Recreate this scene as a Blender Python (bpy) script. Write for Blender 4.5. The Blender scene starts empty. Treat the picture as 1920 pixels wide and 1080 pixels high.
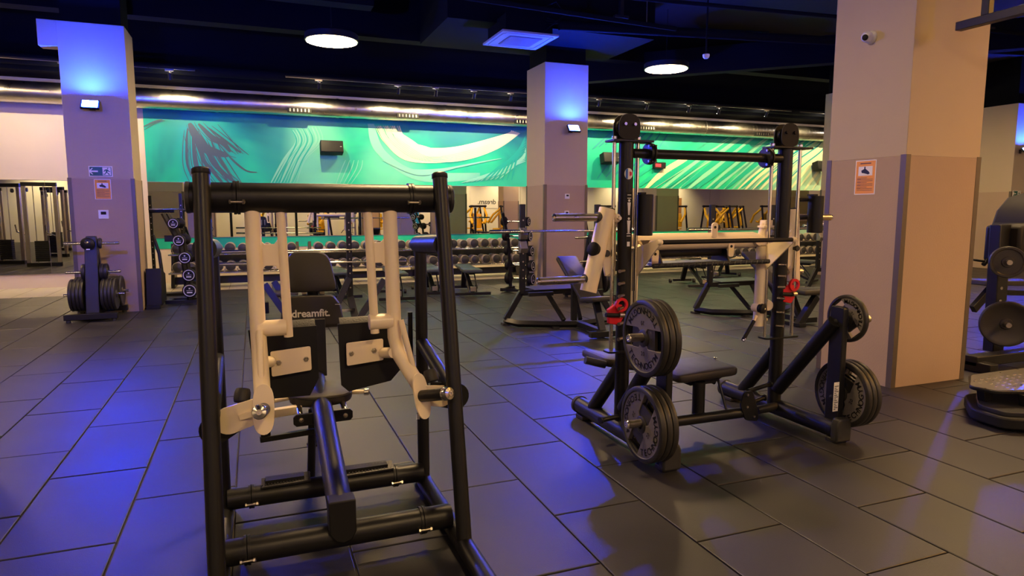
import bpy, bmesh, math, random
from mathutils import Vector, Matrix
R = math.radians
PI = math.pi
random.seed(7)
scene = bpy.context.scene
C = scene.collection

# ------------------------------------------------------------------ camera
CAM_H, F_PX, YAW, PITCH = 1.53, 1243.0, R(-21.2), R(6.75)
cam_d = bpy.data.cameras.new('camera'); cam = bpy.data.objects.new('camera', cam_d); C.objects.link(cam)
cam.location = (0, 0, CAM_H); cam.rotation_euler = (PI/2 - PITCH, 0, YAW)
cam_d.sensor_width = 36; cam_d.lens = F_PX/1920*36; cam_d.clip_start = .05
scene.camera = cam
# ------------------------------------------------------------------ world, exposure
w = bpy.data.worlds.new('world'); scene.world = w; w.use_nodes = True
w.node_tree.nodes['Background'].inputs[0].default_value = (.05, .05, .12, 1)
w.node_tree.nodes['Background'].inputs[1].default_value = .02
scene.view_settings.view_transform = 'Standard'; scene.view_settings.look = 'None'
scene.view_settings.gamma = 1; scene.view_settings.use_curve_mapping = False
scene.view_settings.exposure = 0.65
P_PENDANT, P_FLOOD, P_TRACK = 70.0, 3400.0, 118.0     # emission of the discs, of the flood glasses, watts of a track spot

# ------------------------------------------------------------------ helpers
_f = Vector((-math.sin(YAW)*math.cos(PITCH), math.cos(YAW)*math.cos(PITCH), -math.sin(PITCH)))
_r = Vector((math.cos(YAW), math.sin(YAW), 0)); _u = _r.cross(_f)
def at(x, y, Y):            # survey point: pixel of the photograph on the plane at distance Y
    d = _f + _r*((x-960)/F_PX) - _u*((y-540)/F_PX)
    return Vector((0, 0, CAM_H)) + d*(Y/d.y)

def set_smooth(me, ang=38):
    me.polygons.foreach_set('use_smooth', [True]*len(me.polygons))
    me.set_sharp_from_angle(angle=R(ang))

class MB:
    def __init__(s): s.v = []; s.f = []
    def add(s, vs, fs):
        n = len(s.v); s.v += [Vector(v) for v in vs]; s.f += [tuple(i+n for i in f) for f in fs]; return s
    def box(s, a, b, M=None):
        x0, y0, z0 = a; x1, y1, z1 = b
        vs = [Vector((x, y, z)) for z in (z0, z1) for x, y in ((x0, y0), (x1, y0), (x1, y1), (x0, y1))]
        if M: vs = [M @ v for v in vs]
        return s.add(vs, [(3,2,1,0),(4,5,6,7),(0,1,5,4),(1,2,6,5),(2,3,7,6),(3,0,4,7)])
    def bar(s, p, q, w, h, up=(0,0,1)):       # rectangular bar from p to q
        p = Vector(p); q = Vector(q); d = (q-p); L = d.length; d.normalize(); up = Vector(up)
        x = d.cross(up)
        if x.length < 1e-4: x = d.cross(Vector((1,0,0)))
        x.normalize(); z = x.cross(d)
        vs = [o + x*sx*w/2 + z*sz*h/2 for o in (p, q) for sx, sz in ((-1,-1),(1,-1),(1,1),(-1,1))]
        return s.add(vs, [(0,1,2,3),(7,6,5,4),(0,4,5,1),(1,5,6,2),(2,6,7,3),(3,7,4,0)])
    def tube(s, pts, r, seg=16, caps=True):   # round tube along a polyline; r number or list
        pts = [Vector(p) for p in pts]; n = len(pts); rs = r if isinstance(r, (list, tuple)) else [r]*n
        base = len(s.v); ref = None
        for i, p in enumerate(pts):
            d = (pts[min(i+1, n-1)] - pts[max(i-1, 0)]).normalized()
            if ref is None:
                ref = d.cross(Vector((0,0,1)))
                if ref.length < 1e-3: ref = d.cross(Vector((0,1,0)))
            ref = (ref - d*ref.dot(d)).normalized(); b = d.cross(ref)
            k = 1.0
            if 0 < i < n-1:
                c = (pts[i]-pts[i-1]).normalized().dot((pts[i+1]-pts[i]).normalized()); k = 1/max(.5, math.sqrt((1+c)/2))**.5
            for j in range(seg):
                a = 2*PI*j/seg; s.v.append(p + (ref*math.cos(a) + b*math.sin(a))*rs[i]*k)
        for i in range(n-1):
            for j in range(seg):
                a = base+i*seg+j; b2 = base+i*seg+(j+1) % seg
                s.f.append((a, b2, b2+seg, a+seg))
        if caps:
            s.f.append(tuple(base+j for j in range(seg))[::-1]); s.f.append(tuple(base+(n-1)*seg+j for j in range(seg)))
        return s
    def lathe(s, prof, o, axis, seg=24):      # prof: (radius, distance along axis)
        o = Vector(o); d = Vector(axis).normalized(); x = d.cross(Vector((0,0,1)))
        if x.length < 1e-3: x = Vector((1,0,0))
        x.normalize(); y = d.cross(x); base = len(s.v); m = len(prof)
        for r, h in prof:
            for j in range(seg):
                a = 2*PI*j/seg; s.v.append(o + d*h + (x*math.cos(a)+y*math.sin(a))*r)
        for i in range(m-1):
            for j in range(seg):
                a = base+i*seg+j; b = base+i*seg+(j+1) % seg; s.f.append((a, b, b+seg, a+seg))
        if prof[0] == prof[-1]: return s
        if prof[0][0] > 1e-5: s.f.append(tuple(base+j for j in range(seg))[::-1])
        if prof[-1][0] > 1e-5: s.f.append(tuple(base+(m-1)*seg+j for j in range(seg)))
        return s
    def prism(s, poly, d):                    # 3-D polygon pushed along vector d
        poly = [Vector(p) for p in poly]; d = Vector(d); n = len(poly)
        nrm = Vector((0,0,0))
        for i in range(n): nrm += poly[i].cross(poly[(i+1) % n])
        if nrm.dot(d) > 0: poly = poly[::-1]
        return s.add(poly + [p+d for p in poly], [tuple(range(n)), tuple(range(2*n-1, n-1, -1))] + [(i, i+n, (i+1) % n+n, (i+1) % n) for i in range(n)])
    def rbox(s, c, sx, sy, sz, r=.02, seg=4, M=None):   # pad: box with rounded outline (XY) and softened edge (Z)
        pts = []
        for qx, qy, a0 in ((1,1,0),(-1,1,90),(-1,-1,180),(1,-1,270)):
            for k in range(seg+1):
                a = R(a0+90*k/seg); pts.append((qx*(sx/2-r)+r*math.cos(a), qy*(sy/2-r)+r*math.sin(a)))
        e = min(sz*.3, r*.8); lay = [(-sz/2, e), (-sz/2+e*.4, e*.25), (-sz/2+e, 0), (sz/2-e, 0), (sz/2-e*.4, e*.25), (sz/2, e)]
        n = len(pts); base = len(s.v); c = Vector(c)
        for z, ins in lay:
            for x, y in pts:
                v = Vector((x*(1-2*ins/sx), y*(1-2*ins/sy), z))
                s.v.append((M @ v if M else v) + c)
        for i in range(len(lay)-1):
            for j in range(n):
                a = base+i*n+j; b = base+i*n+(j+1) % n; s.f.append((a, b, b+n, a+n))
        s.f.append(tuple(base+j for j in range(n))[::-1]); s.f.append(tuple(base+(len(lay)-1)*n+j for j in range(n)))
        return s
    def build(s, name, mat, parent=None, bevel=0, flat=False, ang=38):
        o0 = Vector((0,0,0)); p = parent
        while p is not None: o0 += p.location; p = p.parent
        me = bpy.data.meshes.new(name); me.from_pydata([tuple(v-o0) for v in s.v], [], s.f); me.update()
        if not flat: set_smooth(me, ang)
        me.materials.append(mat)
        o = bpy.data.objects.new(name, me); C.objects.link(o); o.parent = parent
        if bevel:
            m = o.modifiers.new('bevel', 'BEVEL'); m.width = bevel; m.segments = 2; m.limit_method = 'ANGLE'; m.angle_limit = R(50)
        return o

def thing(name, loc, label, cat, group=None):
    o = bpy.data.objects.new(name, None); C.objects.link(o); o.location = loc; o.empty_display_size = .1
    o['label'] = label; o['category'] = cat
    if group: o['group'] = group
    return o
def tag(o, label, cat, group=None):
    o['label'] = label; o['category'] = cat
    if group: o['group'] = group
    return o
def struct(o, label=None):
    o['kind'] = 'structure'
    if label: o['label'] = label
    return o
def recenter(o):      # put a single mesh's origin at its base
    me = o.data; n = len(me.vertices)
    c = Vector((sum(v.co.x for v in me.vertices)/n, sum(v.co.y for v in me.vertices)/n, min(v.co.z for v in me.vertices)))
    me.transform(Matrix.Translation(-c)); o.location = o.location + c; return o
def dup(root, loc, rotz, label, group=None, scale=1):
    def cp(o, par):
        c = o.copy(); C.objects.link(c); c.parent = par
        for ch in [k for k in KIDS.get(o.name, [])]: cp(ch, c)
        return c
    build_kids()
    r = cp(root, None); r.location = loc; r.rotation_euler = (0, 0, rotz); r.scale = (scale,)*3; r['label'] = label
    if group: r['group'] = group
    return r
KIDS = {}
def build_kids():
    KIDS.clear()
    for o in bpy.data.objects:
        if o.parent: KIDS.setdefault(o.parent.name, []).append(o)
def ordinal(i): return ['first','second','third','fourth','fifth','sixth','seventh','eighth','ninth','tenth','eleventh','twelfth'][i]

def text_data(s, size, off=0, ext=.001, space=1):
    cu = bpy.data.curves.new('lettering', 'FONT'); cu.body = s; cu.size = size; cu.extrude = ext; cu.offset = off
    cu.align_x = 'CENTER'; cu.align_y = 'CENTER'; cu.space_character = space; cu.resolution_u = 3
    o = bpy.data.objects.new('lettering', cu); C.objects.link(o)
    dg = bpy.context.evaluated_depsgraph_get(); me = bpy.data.meshes.new_from_object(o.evaluated_get(dg))
    bpy.data.objects.remove(o); return me
def text(name, s, size, M, mat, parent, off=0, space=1):   # M world matrix of the text plane
    me = text_data(s, size, off, .0008, space); o0 = Vector((0,0,0)); p = parent
    while p is not None: o0 += p.location; p = p.parent
    me.transform(Matrix.Translation(-o0) @ M); me.materials.clear(); me.materials.append(mat)
    o = bpy.data.objects.new(name, me); C.objects.link(o); o.parent = parent; return o
def frame_m(o, x, y):        # matrix with columns x, y, x^y at o
    x = Vector(x).normalized(); y = Vector(y).normalized(); z = x.cross(y).normalized()
    return Matrix(((x.x,y.x,z.x,o[0]),(x.y,y.y,z.y,o[1]),(x.z,y.z,z.z,o[2]),(0,0,0,1)))
SOUTH = lambda x, y, z: frame_m((x, y, z), (1,0,0), (0,0,1))      # a plane that faces the camera side (-Y)

# ------------------------------------------------------------------ materials
def mat(name, col, rough=.5, metal=0, noise=0, nscale=8, bump=0, bscale=60, emit=0, ecol=None, spec=.5, coat=0, aniso=0):
    m = bpy.data.materials.new(name); m.use_nodes = True; nt = m.node_tree; b = nt.nodes['Principled BSDF']
    b.inputs['Base Color'].default_value = (*col, 1); b.inputs['Roughness'].default_value = rough
    b.inputs['Metallic'].default_value = metal; b.inputs['Specular IOR Level'].default_value = spec
    b.inputs['Coat Weight'].default_value = coat
    tc = nt.nodes.new('ShaderNodeTexCoord')
    n = nt.nodes.new('ShaderNodeTexNoise'); n.inputs['Scale'].default_value = nscale; n.inputs['Detail'].default_value = 5
    nt.links.new(tc.outputs['Object'], n.inputs['Vector'])
    mr = nt.nodes.new('ShaderNodeMapRange'); mr.inputs[3].default_value = max(0, rough-.07); mr.inputs[4].default_value = min(1, rough+.07)
    nt.links.new(n.outputs['Fac'], mr.inputs[0]); nt.links.new(mr.outputs[0], b.inputs['Roughness'])
    if noise:
        mx = nt.nodes.new('ShaderNodeMixRGB'); mx.inputs[1].default_value = (*[c*(1-noise) for c in col], 1); mx.inputs[2].default_value = (*[min(1, c*(1+noise)) for c in col], 1)
        nt.links.new(n.outputs['Fac'], mx.inputs[0]); nt.links.new(mx.outputs[0], b.inputs['Base Color'])
    if bump:
        n2 = nt.nodes.new('ShaderNodeTexNoise'); n2.inputs['Scale'].default_value = bscale; n2.inputs['Detail'].default_value = 3
        nt.links.new(tc.outputs['Object'], n2.inputs['Vector'])
        bp = nt.nodes.new('ShaderNodeBump'); bp.inputs['Strength'].default_value = bump; bp.inputs['Distance'].default_value = .003
        nt.links.new(n2.outputs['Fac'], bp.inputs['Height']); nt.links.new(bp.outputs[0], b.inputs['Normal'])
    if emit:
        b.inputs['Emission Color'].default_value = (*(ecol or col), 1); b.inputs['Emission Strength'].default_value = emit
    return m
BLK = mat('black_powder_coat', (.008,.008,.009), .38, 0, .15, 20, .12, 400, spec=.35)
BLKM = mat('black_matt', (.007,.007,.008), .62, spec=.3)
CRM = mat('cream_powder_coat', (.84,.71,.49), .33, 0, .04, 6, .08, 350)
CHR = mat('chrome', (.78,.75,.70), .16, 1)
STL = mat('brushed_steel', (.52,.47,.40), .30, 1, .1, 30)
RUB = mat('black_rubber', (.022,.021,.020), .55, 0, .2, 12, .25, 250)
PLT = mat('plate_rubber', (.018,.017,.016), .45, 0, .25, 8, .2, 200)
PLTG = mat('plate_grey_print', (.13,.12,.115), .5, 0, .2, 10, .2, 220)
PLTT = mat('plate_lettering', (.006,.006,.006), .5)
LEA = mat('dark_leather', (.022,.018,.015), .48, 0, .15, 14, .35, 500)
LEAG = mat('green_grey_leather', (.045,.062,.055), .45, 0, .1, 14, .3, 500)
WHT = mat('white_plastic', (.75,.75,.76), .4)
WHP = mat('white_print', (.85,.82,.74), .5)
ORG = mat('orange_sign', (.85,.36,.02), .5)
GRN = mat('green_sign', (.0,.10,.07), .4)
RED = mat('red_plastic', (.65,.01,.02), .35)
YEL = mat('yellow_paint', (.85,.50,.01), .35)
BLUEP = mat('blue_print', (.0,.16,.32), .4)
DKG = mat('dark_grey_metal', (.03,.03,.034), .4, .3)
DRUB = mat('dumbbell_side', (.36,.31,.23), .45, 0, .15, 20)
DFACE = mat('dumbbell_face', (.030,.030,.030), .5, 0, .2, 30)
CEILM = mat('ceiling_black', (.010,.012,.011), .95, 0, .3, 3, .2, 20)
BEAM = mat('beam_black', (.004,.0045,.006), .93, 0, .3, 2, spec=.12)
PIPEM = mat('pipe_black', (.006,.007,.009), .88, spec=.1)
TRIM = mat('corner_metal', (.16,.13,.10), .5, .6)
DARKW = mat('dark_wall', (.035,.033,.03), .7)
GREYP = mat('grey_cassette', (.45,.47,.5), .45)
KNURL = mat('knurled_black', (.012,.012,.013), .5, 0, 0, 8, .6, 160)

def wall_mat(name, col, bump=.25, weave=True):
    m = mat(name, col, .72, 0, .05, 3); nt = m.node_tree; b = nt.nodes['Principled BSDF']
    tc = nt.nodes.new('ShaderNodeTexCoord')
    n1 = nt.nodes.new('ShaderNodeTexNoise'); n1.inputs['Scale'].default_value = 190
    mp = nt.nodes.new('ShaderNodeMapping'); mp.inputs['Scale'].default_value = (1, 1, .35) if weave else (1, 1, 1)
    nt.links.new(tc.outputs['Object'], mp.inputs[0]); nt.links.new(mp.outputs[0], n1.inputs['Vector'])
    bp = nt.nodes.new('ShaderNodeBump'); bp.inputs['Strength'].default_value = bump; bp.inputs['Distance'].default_value = .004
    nt.links.new(n1.outputs['Fac'], bp.inputs['Height']); nt.links.new(bp.outputs[0], b.inputs['Normal'])
    return m
CREAMW = wall_mat('cream_plaster', (.62,.53,.40))
PILU = wall_mat('pillar_plaster', (.50,.41,.29))
PILL = wall_mat('pillar_wallcovering', (.43,.32,.23), .5)

def tile_mat():
    m = bpy.data.materials.new('rubber_floor_tile'); m.use_nodes = True; nt = m.node_tree; b = nt.nodes['Principled BSDF']
    oi = nt.nodes.new('ShaderNodeObjectInfo'); tc = nt.nodes.new('ShaderNodeTexCoord')
    geo = nt.nodes.new('ShaderNodeNewGeometry')
    n = nt.nodes.new('ShaderNodeTexNoise'); n.inputs['Scale'].default_value = 1.6; n.inputs['Detail'].default_value = 6
    nt.links.new(geo.outputs['Position'], n.inputs['Vector'])
    n2 = nt.nodes.new('ShaderNodeTexNoise'); n2.inputs['Scale'].default_value = 260; n2.inputs['Detail'].default_value = 2
    nt.links.new(geo.outputs['Position'], n2.inputs['Vector'])
    cr = nt.nodes.new('ShaderNodeValToRGB'); e = cr.color_ramp.elements
    e[0].position = .3; e[0].color = (.016,.015,.019,1); e[1].position = .75; e[1].color = (.030,.029,.033,1)
    nt.links.new(n.outputs['Fac'], cr.inputs[0])
    mx = nt.nodes.new('ShaderNodeMixRGB'); mx.blend_type = 'MULTIPLY'; mx.inputs[0].default_value = 1
    mr = nt.nodes.new('ShaderNodeMapRange'); mr.inputs[3].default_value = .88; mr.inputs[4].default_value = 1.12
    nt.links.new(oi.outputs['Random'], mr.inputs[0]); nt.links.new(cr.outputs[0], mx.inputs[1]); nt.links.new(mr.outputs[0], mx.inputs[2])
    nt.links.new(mx.outputs[0], b.inputs['Base Color'])
    r = nt.nodes.new('ShaderNodeMapRange'); r.inputs[3].default_value = .38; r.inputs[4].default_value = .55
    nt.links.new(n.outputs['Fac'], r.inputs[0]); nt.links.new(r.outputs[0], b.inputs['Roughness'])
    b.inputs['Specular IOR Level'].default_value = .5
    bp = nt.nodes.new('ShaderNodeBump'); bp.inputs['Strength'].default_value = .35; bp.inputs['Distance'].default_value = .002
    nt.links.new(n2.outputs['Fac'], bp.inputs['Height']); nt.links.new(bp.outputs[0], b.inputs['Normal'])
    return m
TILE = tile_mat()
JOINT = mat('tile_joint', (.05,.042,.032), .8)
PALE = mat('pale_floor_tile', (.55,.50,.38), .4, 0, .1, 4)

def mural_mat():
    m = bpy.data.materials.new('mural_paint'); m.use_nodes = True; nt = m.node_tree; b = nt.nodes['Principled BSDF']
    tc = nt.nodes.new('ShaderNodeTexCoord'); mp = nt.nodes.new('ShaderNodeMapping')
    mp.inputs['Scale'].default_value = (.55, 1, .6); mp.inputs['Rotation'].default_value = (0, R(24), 0)
    nt.links.new(tc.outputs['Object'], mp.inputs[0])
    n = nt.nodes.new('ShaderNodeTexNoise'); n.inputs['Scale'].default_value = .9; n.inputs['Detail'].default_value = 3; n.inputs['Distortion'].default_value = 1.4
    nt.links.new(mp.outputs[0], n.inputs['Vector'])
    cr = nt.nodes.new('ShaderNodeValToRGB'); e = cr.color_ramp.elements
    e[0].position = .32; e[0].color = (0,.24,.20,1); e[1].position = .8; e[1].color = (.22,.72,.46,1)
    for p, c in ((.45, (0,.42,.26,1)), (.55, (0,.55,.28,1)), (.66, (.03,.66,.32,1))):
        q = e.new(p); q.color = c
    nt.links.new(n.outputs['Fac'], cr.inputs[0])
    sx0 = nt.nodes.new('ShaderNodeSeparateXYZ'); nt.links.new(tc.outputs['Object'], sx0.inputs[0]); last = cr.outputs[0]
    # soft painted colour fields: centre x, z, half sizes, colour, strength
    for cx_, cz_, rx, rz_, col_, st in ((4.9, 3.55, 2.0, .75, (0,.19,.24), .95), (-.9, 2.9, 1.0, .9, (0,.36,.27), .7), (.5, 3.1, .55, 1.1, (0,.26,.24), .8), (1.35, 2.6, .7, 1.3, (.16,.66,.40), .8), (3.0, 2.35, .8, .9, (.16,.66,.40), .7), (5.6, 2.2, 1.6, .5, (.02,.58,.30), .7), (-1.5, 3.6, .7, .4, (0,.2,.2), .7), (8.6, 3.2, 1.3, .8, (0,.42,.27), .6)):
        def mth(op, a, b_):
            q = nt.nodes.new('ShaderNodeMath'); q.operation = op
            for i_, v_ in enumerate((a, b_)):
                if isinstance(v_, (int, float)): q.inputs[i_].default_value = v_
                else: nt.links.new(v_, q.inputs[i_])
            return q.outputs[0]
        dx_ = mth('DIVIDE', mth('SUBTRACT', sx0.outputs[0], cx_), rx); dz_ = mth('DIVIDE', mth('SUBTRACT', sx0.outputs[2], cz_), rz_)
        d2 = mth('ADD', mth('MULTIPLY', dx_, dx_), mth('MULTIPLY', dz_, dz_))
        mq = nt.nodes.new('ShaderNodeMapRange'); mq.interpolation_type = 'SMOOTHSTEP'; mq.inputs[1].default_value = 1.3; mq.inputs[2].default_value = 0; mq.inputs[3].default_value = 0; mq.inputs[4].default_value = st
        nt.links.new(d2, mq.inputs[0]); mm = nt.nodes.new('ShaderNodeMixRGB'); mm.inputs[2].default_value = (*col_, 1)
        nt.links.new(mq.outputs[0], mm.inputs[0]); nt.links.new(last, mm.inputs[1]); last = mm.outputs[0]
    # the painting fades to off-white towards its right-hand end
    sx = nt.nodes.new('ShaderNodeSeparateXYZ'); nt.links.new(tc.outputs['Object'], sx.inputs[0])
    mr = nt.nodes.new('ShaderNodeMapRange'); mr.inputs[1].default_value = 12.5; mr.inputs[2].default_value = 16.5; mr.inputs[4].default_value = .8
    nt.links.new(sx.outputs[0], mr.inputs[0])
    mx = nt.nodes.new('ShaderNodeMixRGB'); mx.inputs[2].default_value = (.66,.74,.60,1)
    nt.links.new(mr.outputs[0], mx.inputs[0]); nt.links.new(last, mx.inputs[1]); nt.links.new(mx.outputs[0], b.inputs['Base Color'])
    b.inputs['Roughness'].default_value = .55
    return m
MURAL = mural_mat()
def mirror_mat():
    m = mat('mirror_silver', (.74,.77,.72), .02, 1); return m
MIR = mirror_mat(); 
for n_ in MIR.node_tree.nodes:
    if n_.type == 'MAP_RANGE': n_.inputs[3].default_value = 0; n_.inputs[4].default_value = .012
def duct_mat():
    m = mat('spiral_duct_steel', (.62,.60,.56), .30, 1, .12, 9); nt = m.node_tree; b = nt.nodes['Principled BSDF']
    tc = nt.nodes.new('ShaderNodeTexCoord'); wv = nt.nodes.new('ShaderNodeTexWave'); wv.inputs['Scale'].default_value = 2.4; wv.inputs['Distortion'].default_value = .4
    nt.links.new(tc.outputs['Object'], wv.inputs['Vector'])
    bp = nt.nodes.new('ShaderNodeBump'); bp.inputs['Strength'].default_value = .12; bp.inputs['Distance'].default_value = .006
    nt.links.new(wv.outputs['Fac'], bp.inputs['Height']); nt.links.new(bp.outputs[0], b.inputs['Normal']); return m
DUCT = duct_mat()
EMW = mat('pendant_diffuser', (1,.9,.7), .5, emit=P_PENDANT, ecol=(1,.66,.31))
EMB = mat('flood_glass_blue', (.2,.3,1), .5, emit=P_FLOOD, ecol=(.010,.046,1))
EMB3 = mat('flood_glass_blue_faint', (.2,.3,1), .5, emit=P_FLOOD*.08, ecol=(.010,.046,1))
EMB2 = mat('flood_glass_blue_dim', (.2,.3,1), .5, emit=P_FLOOD*.16, ecol=(.010,.046,1))

# ------------------------------------------------------------------ room
WY_ = 15.43; XL, XR, YB, ZC = -13, 30, -7, 5.3
def quad_box(name, a, b, m, bev=0): return MB().box(a, b).build(name, m, None, bev)
struct(recenter(quad_box('ceiling', (XL, YB, ZC), (XR, WY_+.2, ZC+.2), CEILM)))
wall_back = struct(quad_box('wall_back', (XL, WY_, -.05), (XR, WY_+.2, ZC), CREAMW))
struct(quad_box('wall_left', (XL-.2, YB, -.05), (XL, WY_+.2, ZC), CREAMW))
struct(quad_box('wall_right', (XR, YB, -.05), (XR+.2, WY_+.2, ZC), CREAMW))
wall_front = struct(quad_box('wall_front', (XL, YB-.2, -.05), (XR, YB, ZC), CREAMW))

# floor: base slab and rubber tiles, the nearest 300 in view as single tiles
floor = struct(MB().box((XL, YB, -.12), (XR, WY_, -.012)).build('floor', JOINT, None))
CW, RH, X0, Y0 = .5010, .9694, 1.851, 2.903      # column width, row length, survey corner of a joint
def inview(x, y):
    v = Vector((x, y, -CAM_H)); z = v.dot(_f)
    if z < .3: return None
    px = 960+F_PX*v.dot(_r)/z; py = 540-F_PX*v.dot(_u)/z
    return z if (-120 < px < 2040 and py < 1200) else None
cells = []
YT = 13.8
for i in range(-30, 57):
    x0 = X0+i*CW
    if x0 < XL or x0+CW > XR: continue
    off = 0 if i % 2 == 0 else RH/2
    off = off - .497 if True else off
    for j in range(-11, 14):
        y0 = Y0 + off + j*RH; y1 = y0+RH
        if y0 > YT-.02 or y0 < YB: continue
        y1 = min(y1, YT)
        z = None
        for cx_, cy_ in ((x0, y0), (x0+CW, y0), (x0, y1), (x0+CW, y1), (x0+CW/2, (y0+y1)/2)):
            q = inview(cx_, cy_)
            if q: z = q if z is None else min(z, q)
        cells.append((z if z else 1e6+abs(y0), x0, y0, y1))
cells.sort(key=lambda c: c[0])
def tile_verts(x0, y0, x1, y1, g=.0045, b=.004, t=.012):
    a = [(x0+g, y0+g), (x1-g, y0+g), (x1-g, y1-g), (x0+g, y1-g)]
    c = [(x0+g+b, y0+g+b), (x1-g-b, y0+g+b), (x1-g-b, y1-g-b), (x0+g+b, y1-g-b)]
    vs = [(*p, -t) for p in a] + [(*p, -b*.6) for p in a] + [(*p, 0) for p in c]
    fs = [(0,1,5,4),(1,2,6,5),(2,3,7,6),(3,0,4,7),(4,5,9,8),(5,6,10,9),(6,7,11,10),(7,4,8,11),(8,9,10,11)]
    return vs, fs
meshes = {}
rest = MB(); cnt = 0
for z, x0, y0, y1 in cells:
    if cnt < 300 and z < 1e5:
        k = round(y1-y0, 3)
        if k not in meshes:
            me = bpy.data.meshes.new('floor_tile'); vs, fs = tile_verts(-CW/2, -k/2, CW/2, k/2); me.from_pydata(vs, [], fs); me.materials.append(TILE); meshes[k] = me
        o = bpy.data.objects.new('floor_tile', meshes[k]); C.objects.link(o); o.parent = floor
        o.location = (x0+CW/2, (y0+y1)/2, random.uniform(-.0012, .0012)); cnt += 1
    else:
        rest.add(*tile_verts(x0, y0, x0+CW, y1))
rt = rest.build('floor_tiles', TILE, floor, flat=True); rt['kind'] = 'stuff'
pale = struct(MB().box((XL, YT+.004, -.012), (XR, WY_, .001)).build('trim_1', PALE, None))
mb = MB()
for k in range(-40, 90):
    x = k*.5; 
    if XL < x < XR: mb.box((x, YT+.01, .001), (x+.006, WY_-.01, .0015))
jn = mb.build('tile_joints', JOINT, pale); jn['kind'] = 'stuff'

# mural with its brush strokes
MX0, MX1 = -1.985, 16.6
mur = MB().box((MX0, WY_-.012, 2.095), (MX1, WY_-.001, 3.85)).build('mural', MURAL, wall_back)
mur['label'] = 'teal and green brushstroke mural'
low = MB().box((MX0, WY_-.012, .72), (MX1, WY_-.001, .945)).build('mural', MURAL, wall_back)
def ribbon(mb, pts, w0, w1=None, Y=WY_-.0125, n=16):
    P = [at(x, y, Y) for x, y in pts]; Q = []
    for i in range(len(P)-1):
        p0 = P[max(i-1, 0)]; p1 = P[i]; p2 = P[i+1]; p3 = P[min(i+2, len(P)-1)]
        for k in range(n):
            t = k/n; Q.append(.5*((2*p1)+(p2-p0)*t+(2*p0-5*p1+4*p2-p3)*t*t+(3*p1-p0-3*p2+p3)*t**3))
    Q.append(P[-1]); N = len(Q); vs = []; fs = []
    for i, q in enumerate(Q):
        t = i/(N-1); w = w0*math.sin(PI*min(1, max(0, t*.94+.03)))**.55 if w1 is None else (w0+(w1-w0)*t)*min(1, 4*t+.1, 4*(1-t)+.06)
        d = (Q[min(i+1, N-1)]-Q[max(i-1, 0)]).normalized(); nrm = Vector((-d.z, 0, d.x))
        vs += [q+nrm*w/2, q-nrm*w/2]
    for i in range(N-1): fs.append((2*i, 2*i+1, 2*i+3, 2*i+2))
    vs = [v for v in vs]
    for v in vs: v.z = max(2.10, min(3.84, v.z)); v.x = max(MX0, min(MX1, v.x)); v.y = Y-ribbon.k*.00012
    ribbon.k += 1
    mb.add(vs, fs)
ribbon.k = 0
PBR = mat('mural_brown', (.06,.10,.09), .55); PWH = mat('mural_cream', (.66,.74,.46), .55); PLG = mat('mural_light_green', (.20,.62,.42), .55)
PTE = mat('mural_deep_teal', (0,.26,.30), .55); PMG = mat('mural_mid_green', (0,.44,.29), .55); PPG = mat('mural_pale_mint', (.22,.66,.44), .55)
m1, m2, m3, m4, m5, m6 = MB(), MB(), MB(), MB(), MB(), MB()
# deep teal pools first
for k in range(5): ribbon(m4, [(1120+k*16, 335-k*3), (1150+k*18, 295), (1200+k*14, 245)], .05+.02*(k % 3))
# light green sweep in the middle left
for k in range(9):
    ribbon(m3, [(597-k*6, 236+k), (604-k*6, 266), (572-k*5, 300), (556-k*6, 343)], .016+.018*(k % 3))
for k in range(4): ribbon(m5, [(545+k*11, 240), (556+k*10, 265), (540+k*9, 300), (522+k*9, 343)], .03)
for k in range(6): ribbon(m3, [(700-k*2, 232), (722-k*3, 285), (785, 322+k*3), (900, 325+k*2)], .05)
for k in range(5): ribbon(m3, [(630+k*7, 345), (640+k*9, 318), (648+k*8, 300)], .02)
# brown strands at the left
S = [([(355,231),(372,262),(388,280),(428,292)], .20), ([(372,232),(398,258),(418,268),(432,285)], .12), ([(352,240),(350,268),(352,310),(368,345)], .05),
     ([(363,245),(364,285),(372,320),(392,345)], .07), ([(368,255),(382,300),(400,322),(418,345)], .08), ([(378,262),(392,290),(412,318),(445,345)], .10),
     ([(395,260),(405,285),(425,318),(440,342)], .05), ([(400,258),(436,300),(462,320),(482,323)], .035), ([(388,238),(420,262),(440,278),(452,287)], .05),
     ([(408,233),(428,256),(440,270),(456,289)], .02), ([(268,238),(290,228),(305,224)], .03), ([(270,244),(290,232),(310,226)], .014),
     ([(356,236),(366,266),(378,300),(385,345)], .02), ([(383,268),(398,296),(422,332),(432,345)], .02), ([(345,255),(352,280),(350,300),(357,330)], .018)]
for pts, w_ in S:
    ribbon(m1, pts, w_)
    ribbon(m1, [(x+4, y+1) for x, y in pts], w_*.18)
    if w_ > .04: ribbon(m1, [(x+9+2*i_, y-2+2*i_) for i_, (x, y) in enumerate(pts)], .022); ribbon(m1, [(x-6-i_, y+3) for i_, (x, y) in enumerate(pts)], .016)
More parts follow.
